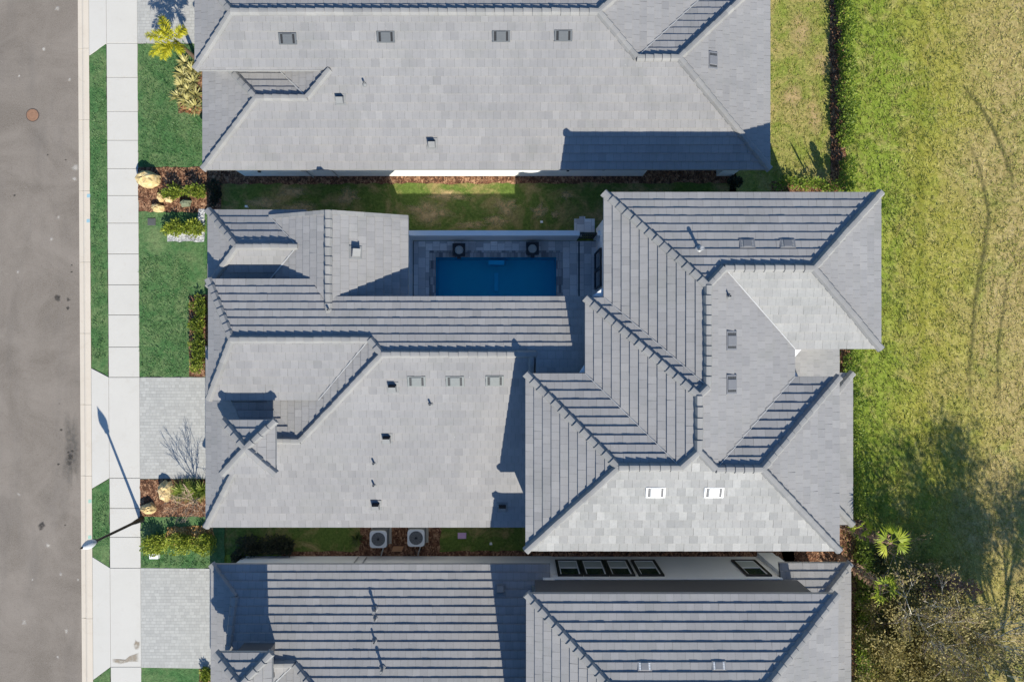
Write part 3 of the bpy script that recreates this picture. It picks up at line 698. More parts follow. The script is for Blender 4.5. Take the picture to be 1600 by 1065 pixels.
# white gutter returns at the inner roof corners
for pts in (((1240, 546), (1252, 546), (1240, 560)), ((1240, 578), (1249, 590), (1240, 590)), ((905, 582), (913, 570), (914, 582)), ((926, 462), (943, 449), (942, 463))):
    mb = MB(); a = [G(p[0], p[1], 6.42) for p in pts]
    if (a[1]-a[0]).cross(a[2]-a[0]).z < 0: a = a[::-1]
    mb.prism([(p.x, p.y) for p in a], 6.34, 6.42, 0, 0, .5, True); mb.build('gutter_return', M_TRIM, ch)
# walls
wall(ch, [(-13.2, 1.0, -8.1, .3, 0, 2.9), (-12.8, 1.0, -1.9, 1.95, 2.6, 4.5), (-13.1, -4.95, 1.95, 5.3, 0, 3.5), (-9.2, -4.95, 1.95, 5.35, 3.3, 3.62),
          (-11.75, -10.45, -5.1, -3.8, 3.2, 5.58),
          (4.2, 14.6, .15, 5.6, 0, 6.45), (3.45, 11.1, -1.75, 1.3, 0, 6.45), (1.0, 12.9, -8.1, -1.8, 0, 6.45), (12.6, 15.1, -8.0, -1.9, 0, 2.9), (11.1, 14.55, -1.9, .15, 0, 2.9)])
# glazed doors to the pool court
for y0, y1 in ((2.55, 3.45), (3.45, 4.35)):
    mb = MB()
    for q in ((y0, y0+.07, .08, 2.4), (y1-.07, y1, .08, 2.4), (y0+.07, y1-.07, .08, .16), (y0+.07, y1-.07, 2.32, 2.4)): mb.box(4.10, 4.2, *q)
    d = mb.build('glazed_door', M_BLACK, ch); mb = MB(); mb.box(4.14, 4.16, y0+.07, y1-.07, .16, 2.32); mb.build('door_pane', M_GLASS, d)
for pl, a, b, k in ((S, 651, 595, 'flatg'), (S, 711, 595, 'flatg'), (S, 773, 594, 'flatg'), (E, 1142, 532, 'flate'), (E, 1142, 600, 'flate'),
                    (S2, 1024, 768, 'flatw'), (S2, 1115, 768, 'flatw'), (An, 1167, 381, 'flats'), (An, 1230, 381, 'flats')): roof_item(ch, pl, a, b, k, sc=(.8 if k == 'flats' else 1.0))
for a, b in ((614, 604), (605, 684), (588, 788), (785, 791)): roof_item(ch, S, a, b, 'hood')
roof_item(ch, WE, 555, 394, 'hood', sc=1.15, rot=math.pi/2)
for a, b in ((673, 631), (585, 723), (585, 757)): roof_item(ch, S, a, b, 'pipe', upright=True)
roof_item(ch, N, 514.5, 484, 'pipe', upright=True, sc=1.1); roof_item(ch, E, 1138, 463, 'pipe', upright=True); roof_item(ch, An, 1092, 390, 'flue', upright=True, sc=.66)

# ------------------------------------------------------------------ SOUTH HOUSE
sh = house('house', -1.0, -14.0, 'grey tiled house with black framed windows in its white side wall, along the bottom edge')
EN = wy(880.5, 3.0); N = PL('N', EN, 3.0); Wl = PL('W', wx(330, 3.0), 3.0, .35); EW = wx(330, 3.0)
xg_ = -12.53; yg = -14.2; zg = N.z(0, yg); WM = PL('W', -9.57, zg); GS = PL('S', yg, zg)
h0 = V(N, Wl, ('x', xg_)); gE = (-9.57, yg); v1 = V(GS, WM, ('y', -17)); hm = V(N, WM, ('y', -17.2))
roof(sh, [([(EW, EN), h0, (xg_, yg), gE, hm, (.9, hm[1]), (.9, -11.1), (1.75, -11.1), (1.75, EN)], N),
          ([(EW, EN), h0, (xg_, -18.5), (EW, -18.5)], Wl), ([(xg_, yg), gE, v1, (xg_, -17)], GS), ([gE, hm, v1], WM)])
caps(sh, (EW, EN), N, h0); caps(sh, h0, N, (xg_, yg)); caps(sh, (xg_, yg), N, gE); caps(sh, gE, N, hm); flash(sh, gE, GS, v1, .02)
zd = 6.0; dw, de, dn = wx(336.5, zd), wx(425.5, zd), wy(1018, zd); ds = dn-(de-dw)
dN, dS, dW, dE = PL('N', dn, zd, .36), PL('S', ds, zd, .36), PL('W', dw, zd, .36), PL('E', de, zd, .36); apx = ((dw+de)/2, (dn+ds)/2)
roof(sh, [([(dw, dn), apx, (de, dn)], dN), ([(dw, ds), apx, (de, ds)], dS), ([(dw, dn), apx, (dw, ds)], dW), ([(de, dn), apx, (de, ds)], dE)], th=.14)
for c in ((dw, dn), (de, dn), (dw, ds), (de, ds)): caps(sh, c, (dN if c[1] == dn else dS), apx)
Z2 = 6.65; x2w, x2e, y2n = wx(822, Z2), wx(1309, Z2), wy(926.5, Z2); y2s = y2n-7.25
n_, s_, w_, e_ = PL('N', y2n, Z2), PL('S', y2s, Z2), PL('W', x2w, Z2), PL('E', x2e, Z2); r1, r2 = V(n_, s_, w_), V(n_, s_, e_)
roof(sh, [([(x2w, y2n), r1, r2, (x2e, y2n)], n_), ([(x2w, y2s), r1, r2, (x2e, y2s)], s_), ([(x2w, y2n), r1, (x2w, y2s)], w_), ([(x2e, y2n), r2, (x2e, y2s)], e_)])
for a, pa, b in (((x2w, y2n), n_, r1), ((x2e, y2n), n_, r2), (r1, n_, r2), ((x2w, y2s), s_, r1), ((x2e, y2s), s_, r2)): caps(sh, a, pa, b)
ln_, lx = wy(878.5, 3.0), wx(1329, 3.0); Ln, Le = PL('N', ln_, 3.0), PL('E', lx, 3.0); lc = V(Ln, Le, ('x', 12.0)); lw = wx(1217, 3.0)
roof(sh, [([(lw, ln_), (lx, ln_), lc, (lw, lc[1])], Ln), ([(lx, ln_), lc, (12.0, -20), (lx, -20)], Le)])
caps(sh, (lx, ln_), Ln, lc)
yw = -10.74
wall(sh, [(-13.37, 2.0, yw, -18, 0, 2.9), (1.4, 12.2, yw-.02, -17, 0, 3.55), (12.2, 13.3, yw, -17.0, 0, 2.9), (13.3, 15.0, yw-.6, -18, 0, 2.85), (12.5-.25, 13.0, -10.55, yw, 0, 2.85),
          ])
wall(sh, [(dw+.5, de-.5, ds+.5, dn-.42, 3.2, 5.88)], 'cupola_wall', M_DARKWALL)  # dark colour stands in for the deep shade on this cupola wall
mb = MB(); mb.face([(xg_+.03, h0[1], N.z(0, h0[1])-.6), (xg_+.03, h0[1], N.z(0, h0[1])-.1), (xg_+.03, yg, N.z(0, yg)-.1), (xg_+.03, -18, 3.0), (xg_+.03, -18, 2.6)]); mb.build('gable_wall', M_WALL, sh)
wall(sh, [(1.02, 12.85, yw-.02, -17, 3.55, 6.55)], 'upper_wall', M_DARKWALL)
mb = MB(); mb.box(1.95, 12.2, yw, yw+.05, 3.40, 3.58); mb.build('wall_trim', M_TRIM, sh)
M_PANEREFL = plain('painted_pane_reflection', (.40, .44, .43), .5)
def window(x0, x1, z0=.74, z1=3.08):
    f = MB(); y0, y1 = yw-.02, yw+.06; t = .13
    for q in ((x0, x0+t, z0, z1), (x1-t, x1, z0, z1), (x0+t, x1-t, z0, z0+t), (x0+t, x1-t, z1-t, z1)): f.box(q[0], q[1], y0, y1, q[2], q[3])
    fr = f.build('window', M_BLACK, sh)
    s = MB(); a, b, c, d = x0+t, x1-t, z0+t, z1-t; m = (c+d)/2
    for q in ((a, a+.05, c, d), (b-.05, b, c, d), (a+.05, b-.05, c, c+.05), (a+.05, b-.05, d-.05, d), (a+.05, b-.05, m-.03, m+.03)): s.box(q[0], q[1], y0, yw+.035, q[2], q[3])
    s.build('window_sash', M_TRIM, fr); p = MB(); p.box(a+.05, b-.05, y0, yw+.008, c+.05, d-.05); p.build('window_pane', M_GLASS, fr)
    p = MB(); p.box(a+.05, b-.05, y0, yw+.016, c+.05, m-.10); p.build('pane_reflection', M_PANEREFL, fr)  # pale lower half of the glass paints in a reflection
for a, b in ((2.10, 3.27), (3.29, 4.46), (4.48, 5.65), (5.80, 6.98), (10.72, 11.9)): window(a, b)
for a, b in ((587, 951), (598, 1043)): roof_item(sh, N, a, b, 'flued', upright=True, sc=.6)
for a, b in ((587, 965), (586, 1000)): roof_item(sh, N, a, b, 'pipe', upright=True)
roof_item(sh, N, 782, 921, 'hood')
for a, b in ((1007, 1040), (1123, 1039)): roof_item(sh, n_, a, b, 'flatl', sc=.72)
for x in (wx(562), wx(575)):
    mb = MB(); mb.tube([(x, yw+.05, .3), (x, yw+.05, 1.6), (x-.35, yw+.05, 2.7)], .025); mb.build('conduit', M_GALV, sh)

# ------------------------------------------------------------------ pool
pool = thing('swimming_pool', (wx(775), 2.6, 0), 'rectangular blue swimming pool sunk in the stone courtyard', 'swimming pool')
def plaster():
    m = NM('pool_plaster', 0.6, 0.3); m.color(m.mix(m.noise(1.5, 4), (0.07, 0.55, 0.70), (0.10, 0.61, 0.76))); return m.m
mb = MB(); x0, x1, y0, y1 = POOL; zb = -1.35; e = .16
mb.face([(x0,y0,zb),(x1,y0,zb),(x1,y1,zb),(x0,y1,zb)])
for a, b in (((x0,y0),(x1,y0)), ((x1,y0),(x1,y1)), ((x1,y1),(x0,y1)), ((x0,y1),(x0,y0))):
    mb.face([(a[0],a[1],zb),(b[0],b[1],zb),(b[0],b[1],.055),(a[0],a[1],.055)])
mb.build('basin', plaster(), pool)
M_POOLREFL = plain('painted_pool_reflection', (0.20, 0.66, 0.88), 0.5)
mb = MB(); mb.box(wx(763), wx(788), wy(412.5), wy(405.5), -.9, -.30); mb.build('painted_reflection_bar', M_POOLREFL, pool)  # T-shaped reflection on the water, modelled as two pale boxes below the surface
mb = MB(); mb.box(wx(771.5), wx(778), wy(452), wy(423), zb, zb+.16); mb.build('painted_reflection_stem', M_POOLREFL, pool)
# water: tinted, clear, mirror-like at the surface
m = NM('pool_water'); N_ = m.t.nodes; m.t.nodes.remove(m.b)
tr = m.n('ShaderNodeBsdfTransparent'); tr.inputs[0].default_value = (0.22, 0.93, 1.0, 1)
gl = m.n('ShaderNodeBsdfGlossy'); gl.inputs['Roughness'].default_value = 0.02
fr = m.n('ShaderNodeFresnel'); fr.inputs[0].default_value = 1.33
bp = m.n('ShaderNodeBump'); bp.inputs['Strength'].default_value = .12; bp.inputs['Distance'].default_value = .03
m.l(m.noise(2.2, 3), bp.inputs['Height']); m.l(bp.outputs[0], gl.inputs['Normal']); m.l(bp.outputs[0], fr.inputs['Normal'])
mx = m.n('ShaderNodeMixShader'); m.l(fr.outputs[0], mx.inputs[0]); m.l(tr.outputs[0], mx.inputs[1]); m.l(gl.outputs[0], mx.inputs[2])
m.l(mx.outputs[0], N_['Material Output'].inputs[0])
mb = MB(); mb.face([(x0,y0,-.07),(x1,y0,-.07),(x1,y1,-.07),(x0,y1,-.07)]); mb.build('water', m.m, pool)
mb = MB(); c = .33
for q in ((x0-c, x0, y0-c, y1+c), (x1, x1+c, y0-c, y1+c), (x0, x1, y1, y1+c), (x0, x1, y0-c, y0)): mb.face([(q[0],q[2],.072),(q[1],q[2],.072),(q[1],q[3],.072),(q[0],q[3],.072)])
for a, b in (((x0,y0),(x1,y0)), ((x1,y0),(x1,y1)), ((x1,y1),(x0,y1)), ((x0,y1),(x0,y0))): mb.face([(a[0],a[1],.0),(b[0],b[1],.0),(b[0],b[1],.072),(a[0],a[1],.072)])
mb.build('coping', M_COPE, pool)
# fire / water bowls on square pedestals
M_PEB = plain('pebbles', (0.55, 0.53, 0.48), 0.8, var=.3, scale=20)
def bowl(px, py, label):
    z = .70; c = G(px, py, z); h = .315
    t = thing('fire_bowl', (c.x, c.y, .06), label, 'fire bowl', 'square black fire bowls by the pool')
    mb = MB(); mb.box(c.x-.26, c.x+.26, c.y-.26, c.y+.26, .06, .42); mb.build('pedestal', M_BLACK, t)
    mb = MB(); o = [(-h,-h),(h,-h),(h,h),(-h,h)]; i_ = [(-.22,-.22),(.22,-.22),(.22,.22),(-.22,.22)]
    for k in range(4):
        a, b, d, e2 = o[k], o[(k+1)%4], i_[(k+1)%4], i_[k]
        P = lambda q, zz, s=1: (c.x+q[0]*s, c.y+q[1]*s, zz)
        mb.face([P(a,.42,.85), P(b,.42,.85), P(b,z), P(a,z)]); mb.face([P(a,z), P(b,z), P(d,z), P(e2,z)]); mb.face([P(e2,z), P(d,z), P(d,z-.12), P(e2,z-.12)])
    mb.face([P(q, z-.12) for q in i_]); mb.build('bowl', M_BLACK, t)
    mb = MB(); mb.bbox(c.x-.09, c.x+.09, c.y-h-.13, c.y-h, z-.11, z-.03, .01); mb.build('spout', M_BLACK, t)
    mb = MB()
    mb.lathe((c.x, c.y, z-.13), [(.215, 0), (.215, .012), (.01, .014)], 12, 0, .3)
    for k in range(70):
        a, r = R.uniform(0, 6.28), .19*math.sqrt(R.random()); s = R.uniform(.014, .03)
        mb.lathe((c.x+r*math.cos(a), c.y+r*math.sin(a), z-.125), [(s*.7, 0), (s, s*.5), (s*.7, s*1.1), (s*.2, s*1.3)], 6, 0, R.random())
    mb.build('pebbles', M_PEB, t)
bowl(717, 390, 'square black fire bowl of pebbles at the far left pool corner')
bowl(832, 388, 'square black fire bowl of pebbles nearer the metal gate')
# courtyard wall, wall stub and gate
xw1 = wx(906, 1.8); yw0, yw1 = wy(368, 1.8), wy(360, 1.8)
mb = MB(); mb.bbox(-4.95, xw1, yw0, yw1, 0, 1.8, .015)
tag(mb.build('garden_wall', M_WALL, origin=((-4.95+xw1)/2, yw0, 0)), 'long white stucco wall between the pool court and the green side yard', 'wall')
xw2 = wx(934, 1.8)
mb = MB(); mb.bbox(xw2, 4.22, yw0, yw1, 0, 1.8, .015)
tag(mb.build('garden_wall', M_WALL, origin=((xw2+4.22)/2, yw0, 0)), 'short white wall stub joining the black gate to the two storey house', 'wall')
gt = thing('garden_gate', ((xw1+xw2)/2, (yw0+yw1)/2, 0), 'black metal picket gate at the end of the white pool wall', 'gate')
gy = (yw0+yw1)/2; zt = 1.7
mb = MB(); mb.box(xw1+.02, xw1+.09, gy-.04, gy+.04, .08, zt); mb.box(xw2-.09, xw2-.02, gy-.04, gy+.04, .08, zt)
for z in (.14, .95, zt-.06): mb.box(xw1+.09, xw2-.09, gy-.03, gy+.03, z, z+.06)
mb.build('gate_frame', M_BLACK, gt)
for k in range(7):
    x = xw1+.16+k*(xw2-xw1-.32)/6; mb = MB(); mb.box(x-.012, x+.012, gy-.012, gy+.012, .2, zt-.06); mb.build('picket', M_BLACK, gt)
mb = MB(); mb.box(xw1+.09, xw1+.17, gy-.06, gy+.06, 1.0, 1.12); mb.build('latch', M_GALV, gt)

# ------------------------------------------------------------------ air conditioners
M_ACT = plain('pale_grey_enamel', (0.50, 0.52, 0.53), 0.5); M_ACB = plain('grey_coil_guard', (0.17, 0.18, 0.185), 0.6); M_PAD = plain('beige_pad', (0.42, 0.40, 0.35), 0.9)
def condenser(label):
    c = G(591, 842, .95); t = thing('air_conditioner', (c.x, c.y, 0), label, 'air conditioner', 'outdoor air conditioning units in the side yard')
    mb = MB(); mb.bbox(c.x-.50, c.x+.50, c.y-.46, c.y+.52, .0, .10, .01); mb.build('pad', M_PAD, t)
    h = .40; mb = MB(); mb.box(c.x-h+.02, c.x+h-.02, c.y-h+.02, c.y+h-.02, .1, .9)
    for k in range(17):
        z = .14+k*.045; mb.box(c.x-h+.005, c.x+h-.005, c.y-h+.005, c.y+h-.005, z, z+.014)
    for a in (-1, 1):
        for b in (-1, 1): mb.box(*sorted((c.x+a*h, c.x+a*(h-.05))), *sorted((c.y+b*h, c.y+b*(h-.05))), .1, .9)
    mb.build('coil_cabinet', M_ACB, t)
    mb = MB(); n = 32; ro = .335
    pts = []; rr = .09
    for k in range(n):
        a = 2*math.pi*k/n; ca, sa = math.cos(a), math.sin(a); s = h+.015
        q = min(s/max(abs(ca), 1e-6), s/max(abs(sa), 1e-6)); q = min(q, s*1.27); pts.append((q*ca, q*sa, ro*ca, ro*sa))
    for k in range(n):
        a, b = pts[k], pts[(k+1)%n]; z = .96
        mb.face([(c.x+a[0],c.y+a[1],z),(c.x+b[0],c.y+b[1],z),(c.x+b[2],c.y+b[3],z-.01),(c.x+a[2],c.y+a[3],z-.01)])
        mb.face([(c.x+a[0],c.y+a[1],.89),(c.x+b[0],c.y+b[1],.89),(c.x+b[0],c.y+b[1],z),(c.x+a[0],c.y+a[1],z)])
        mb.face([(c.x+a[2],c.y+a[3],z-.01),(c.x+b[2],c.y+b[3],z-.01),(c.x+b[2],c.y+b[3],.80),(c.x+a[2],c.y+a[3],.80)])
    mb.build('top_panel', M_ACT, t)
    mb = MB(); mb.lathe((c.x, c.y, .75), [(.34, 0), (.01, .002)], 20); mb.build('fan_well', M_HOLE, t)
    mb = MB(); mb.lathe((c.x, c.y, .80), [(.07, 0), (.07, .06), (.03, .09)], 12)
    for k in range(3):
        a = 2*math.pi*k/3+.4; pts = []
        for r, w0, w1 in ((.06, -.35, .35), (.19, -.42, .40), (.30, -.30, .55)):
            pts.append(((c.x+r*math.cos(a+w0), c.y+r*math.sin(a+w0), .80), (c.x+r*math.cos(a+w1), c.y+r*math.sin(a+w1), .86)))
        for i in range(2): mb.face([pts[i][0], pts[i+1][0], pts[i+1][1], pts[i][1]])
    mb.build('fan', M_GALV, t)
    mb = MB()
    for r in (.10, .16, .22, .28, .325):
        mb.tube([(c.x+r*math.cos(2*math.pi*k/24), c.y+r*math.sin(2*math.pi*k/24), .955) for k in range(25)], .005, 4, cap=False)
    for k in range(12):
        a = 2*math.pi*k/12; mb.tube([(c.x+.05*math.cos(a), c.y+.05*math.sin(a), .962), (c.x+.335*math.cos(a+.3), c.y+.335*math.sin(a+.3), .957)], .004, 4)
    mb.lathe((c.x, c.y, .955), [(.06, 0), (.06, .02), (.02, .028)], 12); mb.build('fan_grille', M_BLACK, t)
    mb = MB(); mb.tube([(c.x+.1, c.y-h, .35), (c.x+.12, c.y-h-.25, .30), (c.x+.05, c.y-h-.45, .2), (c.x, -10.7, .25)], .028, 6); mb.build('refrigerant_line', M_PAD, t)
    return t
ac = condenser('air conditioner nearer the street, small plant on its left')
copy_tree(ac, (wx(650, .95)-wx(591, .95), wy(840, .95)-wy(842, .95), 0), label='air conditioner farther from the street, to the right of its twin')

# ------------------------------------------------------------------ street lamp
lb = G(222.5, 810); lt = thing('street_lamp', lb, 'black lamp post with a pale teardrop lantern at the sidewalk edge', 'street lamp')
mb = MB(); mb.lathe(lb, [(.17, 0), (.17, .12), (.13, .22), (.105, .7), (.085, .8), (.07, 1.0), (.058, 4.0), (.058, 4.05)], 14); mb.build('pole', M_BLACK, lt, smooth=True)
mb = MB(); mb.lathe(lb, [(.07, 4.03), (.12, 4.06), (.13, 4.12), (.10, 4.16)], 14); mb.build('lantern_collar', M_BLACK, lt)
mb = MB(); mb.lathe(lb, [(.10, 4.14), (.165, 4.3), (.20, 4.5), (.19, 4.62), (.15, 4.78), (.09, 4.95), (.04, 5.05)], 16); mb.build('lantern', plain('pale_lantern', (0.55, 0.56, 0.58), 0.35, .5), lt, smooth=True)
mb = MB(); mb.lathe(lb, [(.045, 5.03), (.05, 5.07), (.03, 5.12), (.015, 5.2)], 10); mb.build('finial', M_BLACK, lt)
# manhole cover
c = G(51, 180, .008); mh = thing('manhole_cover', c, 'round rusty brown manhole cover in the asphalt road', 'manhole cover')
mb = MB(); mb.lathe(c, [(.335, 0), (.335, .006), (.30, .008)], 28); mb.build('frame_ring', plain('dark_iron', (0.07, 0.055, 0.05), .8), mh)
mb = MB(); mb.lathe(c, [(.295, .008), (.295, .016), (.20, .018), (.19, .014), (.12, .014), (.11, .018), (.02, .018)], 28); mb.build('lid', plain('rusty_iron', (0.24, 0.135, 0.085), .8, var=.35, scale=9), mh)
def lidbox(name, px, py, w, d, h, mat, label, cat, inner=None):
    c = G(px, py); t = thing(name, (c.x, c.y, .08), label, cat); mb = MB(); mb.bbox(c.x-w/2, c.x+w/2, c.y-d/2, c.y+d/2, .05, h, .012); mb.build('body', mat, t)
    mb = MB(); mb.bbox(c.x-w*.36, c.x+w*.36, c.y-d*.34, c.y+d*.34, h, h+.012, .004) if not inner else mb.box(c.x-w*.2, c.x+w*.2, c.y-d*.05, c.y+d*.25, h, h+.01); mb.build('lid', inner or mat, t)
lidbox('meter_pit', 238.5, 347, .40, .36, .12, plain('dark_grey_lid', (.075, .08, .08), .8), 'dark grey square meter pit lid in the front lawn by the sidewalk', 'meter pit')
lidbox('utility_box', 244.5, 866, .44, .26, .30, M_TRIM, 'small white utility box on the strip of lawn below the yellow shrubs', 'utility box', M_BLACK)
lidbox('valve_cover', 722, 836, .42, .30, .06, plain('lilac_plastic', (.48, .32, .50), .6), 'flat lilac valve cover in the shaded side yard', 'valve cover')
def sprink(px, py, label):
    c = G(px, py, .2); mb = MB(); mb.tube([(c.x, c.y, 0), (c.x, c.y, .25), (c.x+.06, c.y-.04, .3)], .025, 8); mb.box(c.x-.06, c.x+.06, c.y-.05, c.y+.05, .26, .34)
    tag(mb.build('sprinkler', M_TRIM, origin=(c.x, c.y, 0)), label, 'sprinkler')
sprink(767, 848, 'white sprinkler head in the shaded yard near the two storey wall'); sprink(386, 323, 'white sprinkler head in the green side yard by the porch eave'); sprink(846, 347, 'white sprinkler head on dry grass outside the pool wall')
M_PAINT = plain('faded_blue_paint', (0.25, 0.40, 0.47), .8); M_PAINTG = plain('faded_green_paint', (0.30, 0.47, 0.40), .8)
for a, b, m in ((140, 306.5, M_PAINT), (139.5, 345.5, M_PAINT), (142.3, 782, M_PAINTG), (142, 838, M_PAINTG)):
    mb = MB(); p = gp((a-2.6, b+2.8), (a+2.6, b+2.5), (a+2.6, b-2.8), (a-2.4, b-2.6)); mb.face([(q[0], q[1], .0965) for q in p]); structure(mb.build('kerb_mark', m))
# stains, worn wheel tracks and dry patches, each with a rim that fades out
def blot(name, pts, mat, z, soft=.35):
    """pts: closed outline in world xy; centre tone 1, rim 0"""
    cx = sum(p[0] for p in pts)/len(pts); cy = sum(p[1] for p in pts)/len(pts); mb = MB(); n = len(pts)
    c = len(mb.v); mb.v.append((cx, cy, z)); mb.t.append(1.0)
    for s, tn in ((1-soft, 1.0), (1.0, 0.0)):
        for p in pts: mb.v.append((cx+(p[0]-cx)*s, cy+(p[1]-cy)*s, z)); mb.t.append(tn)
    for i in range(n):
        j = (i+1)%n; mb.f.append((0, 1+i, 1+j)); mb.m.append(0); mb.f.append((1+i, 1+n+i, 1+n+j, 1+j)); mb.m.append(0)
    structure(mb.build(name, mat))
def ell(px, py, rx, ry, n=14, wob=.3):
    c = G(px, py); return [(c.x+rx/SP*math.cos(a)*w, c.y+ry/SP*math.sin(a)*w) for a, w in ((2*math.pi*k/n, R.uniform(1-wob, 1+wob)) for k in range(n))]
for a, b, r in ((89, 466, 6), (107, 468, 3.5), (106, 481, 3.2), (112, 425, 2), (112, 414, 1.8), (107, 706, 3), (111, 713, 5), (108, 722, 4), (91, 725, 2.5), (113, 704, 2.5), (95, 671, 2.6), (65, 821, 7), (102, 820, 1.8), (23, 305, 2.4), (75, 242, 2), (103, 250, 2), (93, 630, 2)):
    blot('oil_stain', ell(a, b, r, r*.9, 10, .45), D_OIL, .0085, .5)
for a, b, r in ((90, 13, 5), (81, 373, 4), (92, 339, 3.5), (38, 972, 5), (104, 985, 4), (95, 897, 3.5), (30, 772, 3), (75, 852, 4), (118, 262, 6), (117, 280, 4), (30, 119, 2.4), (68, 77, 3.5), (109, 125, 3), (28, 425, 2.6), (122, 905, 2.5), (90, 1026, 3), (51, 905, 2)):
    blot('pale_spot', ell(a, b, r, r, 10, .4), D_PALE, .009, .6)
blot('dark_band', ell(112, 700, 16, 60, 20, .3), decal('damp_asphalt', (.10, .095, .09), .5), .0075, .6)
blot('water_stain', gp((176, 1027), (195, 1030), (205, 1022), (219, 1017), (219, 1032), (205, 1032), (190, 1036), (177, 1033)), D_RUST, .0985, .3)
blot('water_stain', ell(215, 1005, 6, 8, 10), D_RUST, .0985, .5)
def track(pts, w, mat, z=.05, name='tyre_track'):
    P = [G(*p) for p in pts]; Q = []
    for i in range(len(P)-1):
        for k in range(8):
            t = k/8; Q.append(P[i].lerp(P[i+1], t))
    Q.append(P[-1]); mb = MB(); n = len(Q)
    for i, p in enumerate(Q):
        d = (Q[min(i+1, n-1)]-Q[max(i-1, 0)]).normalized(); s = Vector((-d.y, d.x, 0))*w*R.uniform(.75, 1.25); e = math.sin(math.pi*i/(n-1))**.4
        for k, tn in ((-1, 0), (0, e), (1, 0)): mb.v.append(tuple(p+s*k+Vector((0,0,z)))); mb.t.append(tn)
    for i in range(n-1):
        for k in range(2): mb.f.append((i*3+k, i*3+k+1, i*3+k+4, i*3+k+3)); mb.m.append(0)
    structure(mb.build(name, mat))
track([(1515, 225), (1530, 262), (1538, 300), (1545, 335), (1538, 390), (1530, 430), (1523, 475), (1519, 530), (1514, 590), (1517, 640)], .16, D_TRACK)
track([(1500, 130), (1530, 165), (1548, 195), (1567, 235), (1580, 275), (1582, 300)], .16, D_TRACK)
track([(1573, 430), (1568, 480), (1562, 520), (1558, 570), (1562, 640)], .13, D_TRACK)
track([(1440, -20), (1438, 150), (1438, 300), (1441, 520), (1446, 760)], .3, decal('mown_edge', (0.25, 0.27, 0.035), .5), .011, 'mown_line')
for a, b, rx, ry in ((672, 330, 38, 20), (700, 304, 40, 12), (792, 322, 22, 16), (842, 330, 14, 14), (868, 335, 8, 6), (470, 325, 34, 14), (545, 305, 20, 16), (410, 318, 30, 10), (775, 345, 24, 10), (740, 352, 30, 7), (455, 300, 26, 10), (885, 305, 10, 8)):
    blot('dry_patch', ell(a, b, rx, ry, 16, .35), D_TAN, .024, .65)
for a, b, rx, ry in ((1250, 55, 22, 40), (1240, 150, 20, 30), (1275, 190, 18, 26), (1285, 100, 14, 24)): blot('dry_patch', ell(a, b, rx, ry, 16, .3), D_TAN, .024, .8)
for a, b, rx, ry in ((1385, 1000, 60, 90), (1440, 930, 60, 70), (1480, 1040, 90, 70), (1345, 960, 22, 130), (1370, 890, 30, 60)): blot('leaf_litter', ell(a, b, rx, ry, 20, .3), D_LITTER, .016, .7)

# ------------------------------------------------------------------ plants
def rnd3(): 
    while True:
        v = Vector((R.uniform(-1,1), R.uniform(-1,1), R.uniform(-1,1)))
        if .05 < v.length < 1: return v
def leaf(mb, p, d, l, w, tone, mi=0):
    s = d.cross(Vector((0,0,1)));
    if s.length < .05: s = Vector((1,0,0))
    s.normalize(); s = (s + rnd3()*.6).normalized()*w; m = p+d*l*.5
    mb.face([p, m+s, p+d*l, m-s], mi, tone)
def clump(mb, c, r, n, l, w, up=.35, tm=.5, ts=.2, hollow=.45):
    c = Vector(c)
    for _ in range(n):
        v = rnd3(); v.normalize(); f = R.uniform(hollow, 1.0)
        p = c+Vector((v.x*r[0]*f, v.y*r[1]*f, v.z*r[2]*f))
        if p.z < .02: p.z = R.uniform(.02, .12)
        d = (Vector((v.x, v.y, v.z))+rnd3()*.9+Vector((0,0,up))).normalized()
        leaf(mb, p, d, l*R.uniform(.6, 1.3), w*R.uniform(.6, 1.3), min(1, max(0, R.gauss(tm, ts))))
def stems(mb, c, n, h, spread, r=.012):
    for _ in range(n):
        a = R.uniform(0, 6.28); q = spread*R.random()
        mb.tube([(c[0]+.05*math.cos(a), c[1]+.05*math.sin(a), 0), (c[0]+q*.5*math.cos(a), c[1]+q*.5*math.sin(a), h*.5), (c[0]+q*math.cos(a), c[1]+q*math.sin(a), h)], [r, r*.8, r*.4], 5)
def shrub(px, py, rx, ry, h, mat, label, cat='shrub', group=None, l=.11, w=.035, dens=1.0, name='shrub', tm=.5):
    c = G(px, py, h*.5); c.z = 0; rx /= SP; ry /= SP
    t = thing(name, (c.x, c.y, .05), label, cat, group)
    mb = MB(); stems(mb, c, 7, h*.75, min(rx, ry)*.8); mb.build('stem', M_BARK, t)
    mb = MB(); k = max(9, int(rx*ry*55))
    for i in range(k):
        a = R.uniform(0, 6.28); q = math.sqrt(R.random())*.72; f = R.uniform(.30, .48)
        hh = h*R.uniform(.62, .92)
        clump(mb, (c.x+rx*q*math.cos(a), c.y+ry*q*math.sin(a), hh*.55), (max(rx, .4)*f, max(ry, .4)*f, hh*.5), int(75*dens), l, w, tm=R.gauss(tm, .1))
    mb.build('foliage', mat, t); return t
